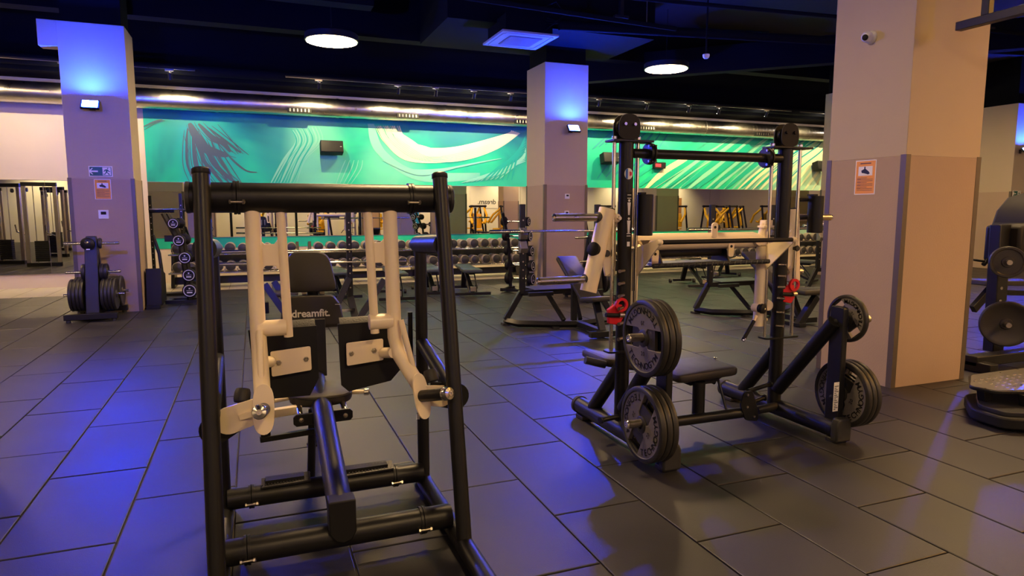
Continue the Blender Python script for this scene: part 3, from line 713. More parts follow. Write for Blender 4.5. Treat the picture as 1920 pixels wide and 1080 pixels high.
for s in (-1, 1):
    MB().lathe([(0,-.008),(.012,-.006),(.012,.002),(.016,.002),(.016,.006)], (CX-.005+s*.115, 3.598, .416), (0,1,0), 12).build('bolt', STL, sb)
    MB().tube([(CX-.005+s*.12, 3.62, .43), (CX-.005+s*.12, 3.80, .45)], .018, 14).build('roller', CHR, sb)
    h = MB().tube([(CX+s*.13, 3.86, .475), (CX+s*.255, 3.84, .470)], .013, 14).build('seat_handle', CRM, lp)
    MB().lathe([(.013,-.005),(.021,-.002),(.021,.022),(.016,.028),(0,.029)], (CX+s*.25, 3.84, .470), (s,-.1,0), 18).build('handle_knob', CHR, h)
q = MB().bar((CX-.33, 3.70, .435), (CX-.11, 3.75, .435), .04, .045).build('square_arm', CRM, lp, .004)
MB().box((CX-.325, 3.66, .315), (CX-.275, 3.68, .415)).build('hanging_plate', BLK, lp, .002)
MB().bar((CX-.33, 3.66, .315), (CX-.05, 3.70, .315), .03, .03).build('lower_bar', BLK, lp, .003)
# back rest
MB().box((CX-.045, 4.19, .50), (CX+.075, 4.215, .86)).build('back_column', DKG, lp, .003)
p2 = MB(); Y = 4.21
def padshape(mb, pts, y, th):     # softly domed pad from an outline in XZ
    cx = sum(p[0] for p in pts)/len(pts); cz = sum(p[1] for p in pts)/len(pts); n = len(pts); base = len(mb.v); L = [(th, .985), (th*.3, 1), (0, .985), (-th*.18, .94), (-th*.26, .80)]
    for d, k in L:
        for x, z in pts: mb.v.append(Vector((cx+(x-cx)*k, y+d+(z-cz)*.10, cz+(z-cz)*k)))
    for i in range(len(L)-1):
        for j in range(n): a = base+i*n+j; b = base+i*n+(j+1) % n; mb.f.append((a, a+n, b+n, b))
    mb.f.append(tuple(base+j for j in range(n))); mb.f.append(tuple(base+(len(L)-1)*n+j for j in range(n))[::-1])
    return mb
def rnd(pts, r, seg=5):           # round the corners of an outline
    out = []; n = len(pts)
    for i in range(n):
        p = Vector((*pts[i], 0)); a = Vector((*pts[i-1], 0)); b = Vector((*pts[(i+1) % n], 0)); rr = r[i] if isinstance(r, (list, tuple)) else r
        da = (a-p).normalized(); db = (b-p).normalized(); p0 = p+da*rr; p1 = p+db*rr
        for k in range(seg+1):
            t = k/seg; q = p0*(1-t)**2+p*2*t*(1-t)+p1*t*t; out.append((q.x, q.y))
    return out
lowp = padshape(MB(), rnd([(CX-.14, 1.005), (CX+.135, 1.0), (CX+.175, .94), (CX+.20, .80), (CX-.19, .80), (CX-.175, .94)], .02), 4.22, .06).build('lower_back_pad', LEA, lp)
MB().tube([(CX-.172, 4.212, .955), (CX+.172, 4.212, .950)], .0025, 6).build('seam', BLK, lowp)
MB().tube([(CX-.172, 4.210, .948), (CX+.172, 4.210, .943)], .0015, 6).build('seam', WHP, lowp)
text('lettering', 'dreamfit.', .063, frame_m((0.304, 4.189, 0.897), (1,0,-.012), (0,.10,1)), WHP, lowp, .0016)
up = padshape(MB(), rnd([(CX-.125, 1.275), (CX+.118, 1.27), (CX+.165, 1.02), (CX-.145, 1.02)], [.07,.08,.05,.05], 7), 4.27, .055).build('upper_back_pad', LEA, lp)
MB().box((CX-.05, 4.33, .95), (CX-.02, 4.36, 1.15)).box((CX+.06, 4.33, .95), (CX+.09, 4.36, 1.15)).build('pad_bracket', STL, lp)
# swinging arms
def arm(side):
    if side < 0:
        outer = [(-.004, 3.085, 1.56), (-.002, 3.085, 1.0), (.002, 3.02, .84), (.004, 2.90, .715)]
        inner = [(.110, 3.085, 1.56), (.124, 3.085, .965)]; strut = [(-.002+.006, 3.03, 1.01), (.002, 2.96, .80)]; hb = Vector((.006, 2.87, .705)); ht = Vector((-.010, 2.735, .735))
        mp = [(.045, .885), (.222, .898), (.224, .785), (.048, .768)]; pl = [(-.045, .985), (.255, .988), (.258, .735), (.215, .655), (-.02, .655)]
        c0 = (-.130, .665); link_r = .058; br = (-.185, .62)
    else:
        outer = [(.589, 3.085, 1.56), (.600, 3.085, .93), (.615, 3.06, .85), (.690, 2.92, .70)]
        inner = [(.487, 3.085, 1.56), (.508, 3.085, .955)]; strut = [(.620, 3.03, 1.02), (.665, 2.99, .80)]; hb = Vector((.672, 2.87, .692)); ht = Vector((.755, 2.72, .735))
        mp = [(.385, .900), (.560, .910), (.560, .805), (.385, .790)]; pl = [(.352, .988), (.60, .992), (.665, .76), (.60, .690), (.395, .655), (.360, .69)]
        c0 = (.775, .675); link_r = .05; br = (.855, .655)
    a = MB().tube(outer, [.033, .033, .034, .034], 22).tube(inner, .020, 18).build('press_arm', CRM, lp)
    x0 = min(outer[0][0], inner[0][0]); x1 = max(outer[0][0], inner[0][0])
    ox, ix = outer[0][0], inner[0][0]; s = 1 if ix > ox else -1
    w1 = MB().prism([(ox+s*.02, 3.08, 1.405), (ox+s*.045, 3.08, 1.38), (ix-s*.03, 3.08, 1.38), (ix-s*.012, 3.08, 1.405), (ix-s*.012, 3.08, 1.26), (ix-s*.028, 3.08, 1.285), (ox+s*.045, 3.08, 1.285), (ox+s*.02, 3.08, 1.26)], (0, .012, 0)).build('arm_web', CRM, lp, .002)
    MB().tube([(ox, 3.08, 1.01), (ix+s*.005, 3.08, 1.01)], .036, 22).build('arm_bridge', CRM, lp)
    MB().tube(strut, .013, 12).build('arm_strut', CRM, lp)
    # foot plate with its mount
    fp = MB().prism([(x, 3.20, z) for x, z in pl], (0, .012, 0)).build('foot_plate', BLKM, lp, .002)
    MB().prism([(pl[0][0]+.01, 3.20, .982), (pl[1][0]-.005, 3.20, .984), (pl[1][0]-.005, 3.225, 1.012), (pl[0][0]+.01, 3.225, 1.010)], (0, .010, .004)).build('plate_lip', KNURL, fp)
    mo = MB().prism([(x, 3.165, z) for x, z in rnd([(x, z) for x, z in mp], .008, 2)], (0, .010, 0)).box((min(mp[0][0], mp[1][0])+.02, 3.175, .80), (max(mp[0][0], mp[1][0])-.02, 3.20, .86)).build('mount_plate', CRM, lp, .0015)
    MB().tube([(ox, 3.06, .86), ((mp[0][0] if side < 0 else mp[1][0]), 3.168, .84)], .026, 16).build('mount_tube', CRM, lp)
    for bx in (mp[0][0]+.035, mp[1][0]-.022) if side < 0 else (mp[0][0]+.022, mp[1][0]-.045):
        zb = (mp[0][1]+mp[2][1])/2-.005+(bx-mp[0][0])*.06
        MB().lathe([(0,-.014),(.006,-.014),(.010,-.010),(.010,-.003),(.013,-.003),(.013,0)], (bx, 3.165, zb), (0,1,0), 6).build('bolt', STL, mo)
    # weight horn on a flange, link plate and stop bracket
    d = (ht-hb).normalized()
    X = d.cross(Vector((0,0,1))).normalized(); U = X.cross(d)
    fl = MB().prism([hb + X*(.050*math.cos(t)*(1-.15*math.cos(2*t))) + U*(.105*math.sin(t)) for t in [2*PI*k/28 for k in range(28)]], d*.008).build('horn_flange', CRM, lp, .001)
    h = MB().lathe([(.027, .0), (.027, (ht-hb).length-.02)], hb, d, 24).build('weight_horn', BLK, lp)
    MB().lathe([(.026,-.022),(.030,-.018),(.030,.006),(.026,.014),(.012,.018),(.011,.021),(.005,.021),(.0045,.017),(0,.017)], ht, d, 28).build('horn_knob', CHR, h)
    # link plate: stadium from the flange to c0
    e = Vector((c0[0], 2.89, c0[1])); q = Vector((hb.x, 2.885, hb.z)); v = (e-q).normalized(); nn = Vector((-v.z, 0, v.x))
    pts = [e+(v*math.cos(t)+nn*math.sin(t))*link_r for t in [R(-90+180*k/12) for k in range(13)]] + [q+nn*link_r*.9, q-nn*link_r*.9]
    lk = MB().prism(pts, (0, .009, 0)).build('link_plate', CRM, lp, .0015)
    MB().prism([q-nn*.012+Vector((0,-.03,0)), q+nn*.016+Vector((0,-.03,0)), e*.7+q*.3+nn*.010+Vector((0,-.012,0)), e*.7+q*.3-nn*.010+Vector((0,-.012,0))], (0, .04, 0)).build('gusset', CRM, lk)
    b = Vector((br[0], 2.93, br[1])); pts = [b+(v*math.cos(t)*1.0+nn*math.sin(t))*.064 for t in [R(-110+220*k/14) for k in range(15)]] + [Vector((hb.x*.5+e.x*.5, 2.93, hb.z*.5+e.z*.5))+nn*.055, Vector((hb.x*.3+e.x*.7, 2.93, e.z))-nn*.05]
    MB().prism(pts, (0, .012, 0)).build('stop_bracket', BLKM, lp, .002)
    bp = MB().lathe([(.03,0),(.033,.01),(.033,.04),(.028,.055),(0,.055)], (c0[0]+(.05 if side < 0 else -.03), 2.945, c0[1]+.06), (.1 if side < 0 else -.1, .3, .6), 20).build('rubber_stop', RUB, lp)
arm(-1); arm(1)
# foot rests on the rear cross tube
for a, b, zz in ((-.02, .215, .165), (.37, .64, .165)):
    MB().prism([(a, 3.385, zz-.005), (b, 3.385, zz+.0), (b, 3.45, zz+.022), (a, 3.45, zz+.018)], (0, .002, -.010)).build('foot_rest', DKG, lp, .001)
    MB().box((a+.02, 3.40, .11), (b-.03, 3.46, zz+.02)).build('rest_bracket', BLKM, lp)
    mb = MB()
    for k in range(16): x = a+.01+(b-a-.02)*k/15; mb.bar((x-.006, 3.392, zz+.002), (x+.010, 3.44, zz+.020), .005, .003)
    mb.build('grip_ribs', DKG, lp)
# gas damper and cable guide behind the right post
MB().tube([(CX+.455, 3.50, .64), (CX+.455, 3.50, .98)], .013, 12).lathe([(.013,0),(.016,.004),(.016,.02),(0,.02)], (CX+.455, 3.50, .64), (0,0,-1), 12).build('damper', BLK, lp)
text('maker_plate', '||||||', .02, frame_m((CX+.468, 3.418, .42), (0,0,1), (-1,0,0)), WHP, lp)

# ------------------------------------------------------------------ weight plates
def plate_proto(name, D, label, num='20', n2=True):
    """disc about its own centre, axis X, outer face towards -X, lettering above and below"""
    t = thing(name, (0, 0, 0), label, 'weight plate'); rr = D/2; th = .040 if D > .4 else .034
    def P(a, rad, x): return Vector((x, rad*math.cos(a), rad*math.sin(a)))
    # rim
    rim = MB().lathe([(rr*.86,-th*.36),(rr*.88,-th*.5),(rr*.95,-th*.5),(rr*.985,-th*.40),(rr,-th*.2),(rr,th*.2),(rr*.985,th*.40),(rr*.95,th*.5),(rr*.88,th*.5),(rr*.86,th*.36),(rr*.86,-th*.36)], (0,0,0), (1,0,0), 56).build('rim', PLT, t)
    # two lettered caps (circle segments above and below the band)
    for s in (1, -1):
        a0 = math.asin(.30); pts = [P(s*(a0+(PI-2*a0)*k/24), rr*.87, -th*.36) for k in range(25)]
        pts += [Vector((-th*.36, -rr*.22, s*rr*.26)), Vector((-th*.36, -rr*.13, s*rr*.17)), Vector((-th*.36, rr*.13, s*rr*.17)), Vector((-th*.36, rr*.22, s*rr*.26))]
        MB().prism(pts, (th*.72, 0, 0)).build('lettered_segment', PLTG, t, .002)
    # recessed band with two grip openings
    MB().prism([Vector((-th*.22, y, z)) for y, z in ((-rr*.52,-rr*.29),(rr*.52,-rr*.29),(rr*.52,rr*.29),(-rr*.52,rr*.29))], (th*.44, 0, 0)).build('recessed_band', PLT, t)
    for s in (1, -1):
        MB().prism([Vector((-th*.22, s*rr*.80, -rr*.31)), Vector((-th*.22, s*rr*.88, -rr*.31)), Vector((-th*.22, s*rr*.9, 0)), Vector((-th*.22, s*rr*.88, rr*.31)), Vector((-th*.22, s*rr*.80, rr*.31))], (th*.44, 0, 0)).build('grip_bar', PLT, t)
    MB().lathe([(.026,-th*.5),(.040,-th*.5),(.052,-th*.36),(.052,th*.36),(.040,th*.5),(.026,th*.5),(.026,-th*.5)], (0,0,0), (1,0,0), 28).build('hub', PLT, t)
    # lettering, one mesh per arc and face
    letters = {ch: text_data(ch, rr*.235, .0012, .0004) for ch in 'TECHNOGYM'}
    for face in (-1, 1):
        for s in (0, PI):
            vs = []; fs = []
            word = 'TECHNOGYM'
            for i, ch in enumerate(word):
                a = -PI/2 + (i-(len(word)-1)/2)*R(13.6)
                me = letters[ch]; off = len(vs)
                ct, st = math.cos(a+s), math.sin(a+s)
                rad = Vector((ct, st)); tan = Vector((-st, ct))
                for v in me.vertices:
                    p = rad*(rr*.725) + tan*v.co.x - rad*v.co.y
                    vs.append((face*(th*.36+.0008+abs(v.co.z)), -face*p.x*-1 if face > 0 else -p.x*1, p.y))
                fs += [tuple(q+off for q in pl.vertices) for pl in me.polygons]
            for i, ch in enumerate(num):
                me = text_data(ch, rr*.15, .0005, .0004); off = len(vs); a = -PI/2+s
                rad = Vector((math.cos(a), math.sin(a))); tan = Vector((-math.sin(a), math.cos(a)))
                for v in me.vertices:
                    p = rad*(rr*.40) + tan*(v.co.x+(i-.5)*rr*.09) - rad*v.co.y
                    vs.append((face*(th*.36+.0008+abs(v.co.z)), p.x if face > 0 else -p.x, p.y))
                fs += [tuple(q+off for q in pl.vertices) for pl in me.polygons]
            me = bpy.data.meshes.new('lettering'); me.from_pydata(vs, [], fs); me.materials.append(PLTT)
            o = bpy.data.objects.new('lettering', me); C.objects.link(o); o.parent = t
    return t, th
pl20, th = plate_proto('weight_plate', .45, '')
pl10, th10 = plate_proto('weight_plate', .315, '', '10')
def put_plate(proto, first, x, y, z, tilt, label, group=None):
    if first: r = proto
    else: r = dup(proto, (x, y, z), 0, label, group)
    r.location = (x, y, z); r.rotation_euler = (tilt, 0, 0); r['label'] = label
    if group: r['group'] = group
    return r
RY = 3.235
RC = 2.885
used = [0, 0]
def pp20(x, z, tilt, label, g): put_plate(pl20, used[0] == 0, x, RY, z, tilt, label, g); used[0] += 1
for k in range(3):
    nm = ['outermost', 'middle', 'innermost'][k]
    pp20(2.078+.0405*k, .792, R(-3), f'grey 20 weight plate, {nm} of three on the upper left horn of the rack', 'plates on the left horns')
    pp20(2.078+.0405*k, .278, R(-62), f'grey 20 weight plate, {nm} of three on the lower left horn of the rack', 'plates on the left horns')
for k in range(3):
    nm = ['innermost', 'middle', 'outermost'][k]
    pp20(3.63+.0405*k, .305, R(-70), f'grey 20 weight plate, {nm} of three on the lower right horn of the rack', 'plates on the lower right horn')
put_plate(pl10, True, 3.635, RY, .815, R(-130), 'small 10 weight plate alone on the upper right horn of the rack')

# ------------------------------------------------------------------ counterbalanced press rack
rk = thing('press_rack', (RC, 3.75, 0), 'tall black press rack with cream carriage and chrome guide rods', 'gym machine')
for s in (-1, 1):
    x = RC+s*.648; xr = RC+s*.665
    MB().tube([(xr, 3.19, .082), (xr, 4.30, .082)], .060, 24).build('base_rail', BLK, rk)
    MB().prism([(xr-.062, 3.13, .012), (xr+.062, 3.13, .012), (xr+.062, 3.13, .13), (xr+.045, 3.13, .17), (xr-.045, 3.13, .17), (xr-.062, 3.13, .13)], (0, .06, 0)).build('front_cap', RUB, rk, .012)
    MB().lathe([(.060,0),(.066,.004),(.066,.03),(.06,.036),(0,.036)], (xr, 4.30, .082), (0,1,0), 24).build('rear_cap', RUB, rk)
    MB().box((xr-.05, 3.15, 0), (xr+.05, 3.24, .03)).build('rubber_foot', RUB, rk, .006)
    MB().box((xr-.05, 4.18, 0), (xr+.05, 4.29, .03)).build('rubber_foot', RUB, rk, .006)
    MB().tube([(x, 3.75, .06), (x, 3.75, 1.955)], .047, 28).build('upright', BLK, rk)
    MB().tube([(x, 3.72, .22), (x-s*0+s*0, 3.24, .80)], .047, 22).build('front_brace', BLK, rk)
    MB().tube([(xr, 4.10, .12), (x, 3.77, .49)], .047, 22).build('rear_brace', BLK, rk)
    # storage post
    sp = MB().prism(rnd([(3.19, .115), (3.28, .115), (3.28, .905), (3.19, .905)], .012, 3) and [(x-s*.0, y, z) for y, z in rnd([(3.175, .115), (3.285, .115), (3.285, .90), (3.175, .90)], .02, 3)], (s*.045, 0, 0)).build('storage_post', BLK, rk, .006)
    for z in (.80, .29):
        e = x+s*.045; tip = x+s*(.29 if s > 0 else .265)
        h = MB().tube([(e-s*.01, RY, z), (tip, RY, z)], .0245, 22).build('storage_horn', STL, rk)
        MB().lathe([(.0245,0),(.022,.006),(.012,.007),(.010,.004),(0,.004)], (tip, RY, z), (s,0,0), 22).build('horn_end', CHR, h)
        MB().lathe([(.045,0),(.045,.012),(.03,.016)], (e, RY, z), (s,0,0), 20).build('collar', BLK, rk)
        MB().lathe([(0,.010),(.012,.008),(.018,.002),(.018,0)], (x-s*.0, RY, z), (-s,0,0), 14).build('bolt', BLKM, sp)
    # top plate and pulley block
    tx0, tx1 = (2.115, 2.405) if s < 0 else (3.375, 3.728)
    tp = MB().box((tx0, 3.69, 1.955), (tx1, 3.81, 1.968)).build('top_plate', BLK, rk, .002)
    for dy in (-.035, .035):
        MB().prism([(x+a, 3.75+dy-.004, 2.045+b) for a, b in rnd([(-.075,.085),(.075,.085),(.078,-.075),(-.078,-.075)], [.075,.075,.055,.055], 6)], (0, .008, 0)).build('pulley_cheek', BLKM, tp, .001)
    for a in (-.035, .035):
        MB().lathe([(0,-.05),(.010,-.05),(.012,-.043),(.012,-.039),(.006,-.039),(.006,.045)], (x+a, 3.75, 2.065), (0,1,0), 10).build('pulley_bolt', STL if s < 0 else BLKM, tp)
        MB().lathe([(.045,-.012),(.038,-.004),(.038,.004),(.045,.012)], (x+a*.9, 3.75, 2.05), (0,1,0), 20).build('pulley', BLK, tp)
    for rx in ((2.150, 2.322) if s < 0 else (3.413, 3.664)):
        rod = MB().tube([(rx, 3.75, .60), (rx, 3.75, 1.985)], .0125, 16).build('guide_rod', CHR, rk)
        MB().lathe([(.0125,0),(.017,0),(.017,.014),(.008,.02),(0,.02)], (rx, 3.75, 1.975), (0,0,1), 12).build('rod_nut', CHR, rod)
    # lower rod plate
    MB().prism([(a, b, .60) for a, b in rnd([((2.11 if s < 0 else 3.39), 3.70), ((2.345 if s < 0 else 3.70), 3.70), ((2.345 if s < 0 else 3.70), 3.80), ((2.11 if s < 0 else 3.39), 3.80)], .03, 4)], (0, 0, .012)).build('lower_rod_plate', BLK, rk)
    for cx_ in (x+s*.055, x-s*.06, x-s*.075):
        MB().tube([(cx_, 3.74, 1.0), (cx_, 3.74, 1.96)], .0028, 6).build('cable', BLKM, rk)
    # counterweight cylinder
    wx = 2.366 if s < 0 else 3.806
    cw = MB().lathe([(.050,0),(.053,.003),(.053,.262),(.050,.265),(0,.266)], (wx, 3.72, 1.362), (0,0,1), 32).build('counterweight', BLK, rk)
    MB().tube([(wx-.035*s*-1 if s < 0 else wx-.14, 3.75, 1.60), (wx, 3.75, 1.60)], .012, 10).box((wx-.045, 3.70, 1.628), (wx-.005, 3.76, 1.64)).build('cylinder_bracket', BLKM, cw)
    # carriage sleeve on the outer rod
    cx0 = 2.150 if s < 0 else 3.640
    sl = MB().tube([(cx0+.012, 3.80, 1.10), (cx0+.012, 3.80, 1.46)], .036, 20).build('carriage_sleeve', CRM, rk)
    MB().box((cx0-.02, 3.77, 1.42), (cx0+.05, 3.83, 1.475)).build('sleeve_block', CRM, sl, .003)
    MB().prism([(cx0-.035, 3.76, 1.34), (cx0+.0, 3.76, 1.40), (cx0+.03, 3.76, 1.33), (cx0-.005, 3.76, 1.12), (cx0-.04, 3.76, 1.10), (cx0-.065, 3.76, 1.20)], (0, .02, 0)).build('diamond_plate', CRM, rk, .003)
    MB().lathe([(.018,-.02),(.022,-.012),(.022,.012),(.018,.02)], (cx0-.045 if s < 0 else cx0+.03, 3.75, 1.25), (0,1,0), 18).build('bumper', RUB, rk)
    # slanted loading arm with two horns
    if s < 0:
        a0, a1 = Vector((2.105, 3.745, 1.535)), Vector((1.975, 3.745, 1.01)); horns = ((2.06, 1.735, 1.480), (1.975, 1.63, 1.088))
    else:
        a0, a1 = Vector((3.66, 3.80, 1.535)), Vector((3.70, 3.80, 1.01)); horns = ((3.70, 4.03, 1.472), (3.60, 3.775, 1.075))
    ar = MB().tube([a0, a1], .053, 28).build('loading_arm', CRM, rk)
    MB().lathe([(.050,0),(.047,.006),(0,.008)], a0, (a0-a1), 28).build('arm_cap', BLKM, ar)
    if s < 0:
        c = (a0+a1)/2; MB().lathe([(.045,.035),(.045,.056),(.04,.060),(0,.061)], c+Vector((0,0,.0)), (-.9,-.45,.2), 24).build('arm_disc', BLKM, ar)
        MB().tube([(2.09, 3.74, 1.455), (2.17, 3.76, 1.475)], .014, 12).lathe([(0,-.012),(.02,-.012),(.028,0),(.02,.012)], (2.175, 3.74, 1.475), (0,1,0), 16).build('link_lever', CRM, rk)
        MB().lathe([(0,-.03),(.012,-.03),(.014,-.01)], (2.175, 3.735, 1.475), (0,1,0), 12).build('lever_bolt', CHR, rk)
    for hx0, hx1, z in horns:
        h = MB().tube([(hx0, 3.745 if s < 0 else 3.80, z), (hx1, 3.745 if s < 0 else 3.80, z)], .0245, 24).build('weight_horn', STL, rk)
        yy = 3.745 if s < 0 else 3.80
        MB().lathe([(.0245,0),(.024,.008),(.014,.013),(.010,.010),(0,.010)], (hx1, yy, z), (s,0,0), 24).build('horn_end', CHR, h)
        MB().lathe([(.035,-.012),(.035,.012)], (hx0+s*(.02 if s < 0 else .0), yy, z), (s,0,0), 22).build('horn_collar', RUB, h)
    # height pegs down the upright
    for k in range(6):
        z = (1.14, 1.06, .98, .90, .80, .70)[k]; 
        pg = MB().tube([(x-s*.0+(-.03 if s < 0 else -.06), 3.70, z), (x+(-.085 if s < 0 else -.03), 3.66, z)], .011, 12).build('height_peg', STL, rk)
MB().tube([(2.28, 3.75, 1.888), (3.49, 3.75, 1.888)], .031, 22).build('top_crossbar', BLK, rk)
for x in (2.41, 3.363):
    MB().lathe([(.031,-.022),(.066,-.020),(.070,-.006),(.058,0),(.070,.006),(.066,.020),(.031,.022)], (x, 3.75, 1.888), (1,0,0), 24).build('crossbar_flange', BLK, rk)
    for b in (-1, 1): MB().tube([(x-.03, 3.715, 1.888+.048*b), (x+.03, 3.715, 1.888+.048*b)], .008, 8).build('flange_bolt', STL, rk)
# cream carriage
cr = MB().tube([(2.30, 3.85, 1.312), (3.36, 3.85, 1.312)], .058, 28).build('cream_carriage_tube', CRM, rk)
MB().tube([(3.33, 3.85, 1.312), (3.40, 3.84, 1.315), (3.425, 3.82, 1.345), (3.428, 3.80, 1.44)], [.058, .05, .036, .034], 22).build('carriage_neck', CRM, rk)
MB().box((3.385, 3.765, 1.40), (3.475, 3.835, 1.415)).box((3.40, 3.77, 1.415), (3.465, 3.83, 1.455)).build('rod_sleeve', CRM, rk, .003)
MB().tube([(3.395, 3.79, 1.27), (3.390, 3.79, .69)], .037, 22).build('vertical_tube', CRM, rk)
MB().tube([(2.335, 3.79, 1.25), (2.322, 3.79, .78)], .035, 22).build('vertical_tube', CRM, rk)
for x in (2.335, 3.398):
    MB().prism([(x, 3.82, 1.265), (x, 3.80, 1.08), (x, 3.76, 1.09), (x, 3.485, 1.322), (x, 3.50, 1.345), (x, 3.53, 1.345)], (.010, 0, 0)).build('handle_bracket', CRM, rk, .001)
    MB().prism([(x-.06, 3.76, 1.275), (x+.06, 3.76, 1.275), (x+.02, 3.74, 1.33), (x-.12 if x > 3 else x+.12, 3.78, 1.33)], (0, .05, 0)).build('gusset', CRM, rk, .002)
    MB().lathe([(0,-.02),(.014,-.018),(.02,0),(.014,.016),(0,.02)], (x+.005, 3.50, 1.328), (1,0,0), 14).build('bracket_eye', CRM, rk)
MB().tube([(2.345, 3.50, 1.328), (3.398, 3.50, 1.328)], .0145, 18).build('handle_bar', BLKM, rk)
# hooks on the carriage tube
for x, z in ((2.98, 1.40), (2.50, 1.225), (3.125, 1.265)):
    hk = lambda y, dx: [(x+dx+a, y, z+b) for a, b in rnd([(-.022,-.065),(.022,-.065),(.028,.04),(-.024,.04)], [.015,.015,.026,.026], 5)]
    hp = MB().prism(hk(3.79, 0), (0, .012, 0)).prism(hk(3.83, .03), (0, .012, 0)).build('hook_plate', CRM, rk, .001)
    MB().lathe([(0,-.002),(.010,-.002),(.010,0)], (x, 3.79, z+.008), (0,1,0), 12).build('hook_hole', BLKM, hp)
    continue
    MB().prism([(x-.022, 3.79, z-.07), (x+.022, 3.79, z-.07), (x+.026, 3.79, z+.01), (x+.015, 3.79, z+.035), (x-.012, 3.79, z+.035), (x-.024, 3.79, z+.01)], (0, .014, 0)).prism([(x+.0, 3.84, z-.07), (x+.04, 3.84, z-.07), (x+.044, 3.84, z+.01), (x+.03, 3.84, z+.035), (x+.006, 3.84, z+.035), (x-.004, 3.84, z+.01)], (0, .014, 0)).build('hook_plate', CRM, rk, .001)
MB().lathe([(0,-.02),(.022,-.02),(.026,-.01),(.026,.04)], (3.015, 3.82, 1.405), (.5,1,0), 16).build('hook_roller', RUB, rk)
# foot platform
fp = MB().box((2.47, 3.70, 1.150), (3.375, 4.12, 1.158)).build('foot_platform', KNURL, rk)
MB().tube([(2.42, 3.69, 1.163), (3.37, 3.69, 1.168)], .0165, 16).build('platform_edge', KNURL, rk)
mb = MB()
for k in range(20): x = 2.45+k*.047; mb.bar((x, 3.672, 1.155), (x+.016, 3.676, 1.178), .004, .008)
mb.build('edge_ribs', BLK, fp)
MB().prism([(2.38, 3.76, 1.155), (2.48, 3.70, 1.150), (2.48, 3.98, 1.158), (2.36, 3.98, 1.18)], (0, 0, .008)).build('platform_flap', DKG, rk)
for a, b in ((2.58, 3.02),):
    MB().tube([(a, 3.92, 1.235), (b+.10, 3.92, 1.235)], .036, 22).build('roller_pad', LEA, rk)
    for x in (a-.01, b+.11):
        MB().prism([(x, 3.82, 1.165), (x, 4.02, 1.165), (x, 3.98, 1.25), (x, 3.92, 1.275), (x, 3.86, 1.25)], (.012, 0, 0)).build('roller_bracket', BLK, rk)
# adjusting knob and hand lever on the right-hand cream tube
kn = MB().lathe([(0,-.075),(.018,-.075),(.034,-.068),(.036,-.05),(.030,-.045),(.030,-.03)], (3.352, 3.78, .826), (-.25,1,0), 24).build('adjusting_knob', BLKM, rk)
MB().lathe([(.030,-.03),(.028,.02)], (3.352, 3.78, .826), (-.25,1,0), 24).lathe([(0,-.03),(.035,-.03),(.045,0),(.035,.03),(0,.03)], (3.45, 3.78, .84), (0,1,0), 20).build('knob_collar', CRM, rk)
MB().lathe([(0,-.079),(.008,-.079),(.008,-.074)], (3.352, 3.78, .826), (-.25,1,0), 12).build('knob_bolt', CHR, kn)
hl = MB().tube([(3.385, 3.79, .765), (3.345, 3.77, .760), (3.325, 3.76, .735)], .012, 12).build('lever_elbow', CRM, rk)
g = MB().tube([(3.325, 3.76, .735), (3.232, 3.75, .612)], .0135, 16).build('lever_grip', BLKM, rk)
MB().lathe([(.0135,0),(.016,.004),(.014,.022),(0,.024)], (3.235, 3.75, .616), (-.093,-.01,-.123), 16).build('grip_end', CHR, g)
MB().tube([(3.40, 3.77, .74), (3.445, 3.765, .735)], .012, 12).build('peg_stub', CRM, rk)
# red latches
for x, z in ((2.150, .86), (3.575, .93)):
    rl = MB().prism([(x+a, 3.70, z+b) for a, b in ((-.05,.03),(0,.06),(.05,.06),(.06,-.03),(.03,-.075),(-.045,-.06))], (0, .03, 0)).build('red_latch', RED, rk, .004)
    MB().lathe([(.028,-.006),(.045,-.006),(.045,.012),(.028,.012),(.028,-.006)], (x+.04, 3.69, z+.06), (0,1,0), 24).build('latch_ring', RED, rl)
    MB().tube([(x-.075, 3.69, z-.0), (x+.05, 3.69, z-.01)], .014, 12).build('latch_pin', BLKM, rk)
    MB().tube([(x+.02, 3.685, z-.005), (x+.055, 3.685, z-.005)], .017, 12).build('pin_tip', STL, rk)
# bench, cross tube, hinge plate
MB().tube([(2.24, 3.60, .128), (3.17, 3.605, .125)], .036, 22).build('cross_tube', BLK, rk)
MB().tube([(3.25, 3.62, .12), (3.50, 3.70, .10)], .030, 18).build('cross_stub', DKG, rk)
MB().prism([(x, 3.565, z) for x, z in rnd([(3.10, .285), (3.17, .285), (3.225, .14), (3.225, .06), (3.12, .08), (3.07, .19)], .02, 3)], (0, .014, 0)).build('hinge_plate', BLKM, rk, .002)
for x, z in ((3.125, .26), (3.125, .175), (3.19, .10)):
    MB().lathe([(0,-.008),(.008,-.008),(.010,-.004),(.010,0)], (x, 3.565, z), (0,1,0), 8).build('bolt', STL, rk)
for z, l in ((.275, .15), (.18, .12)):
    MB().tube([(3.16, 3.60, z), (3.16+l*1.6, 3.66, z+.01)], .015, 12).lathe([(.02,0),(.024,.01),(.018,.02)], (3.16+l*1.6, 3.66, z+.01), (1,.2,0), 12).build('stop_peg', BLK, rk)
MB().tube([(2.775, 3.64, .09), (2.775, 3.64, .37)], .042, 20).build('seat_post', BLK, rk)
M_ = Matrix.Rotation(R(-2), 4, 'Y')
st_ = MB().rbox((2.835, 3.80, .415), .50, .40, .062, .05, 5, M_).build('bench_seat', LEA, rk)
MB().prism([(2.62, 3.66, .385), (3.0, 3.66, .385), (2.92, 3.66, .34), (2.72, 3.66, .34)], (0, .28, 0)).build('seat_carrier', BLKM, rk, .003)
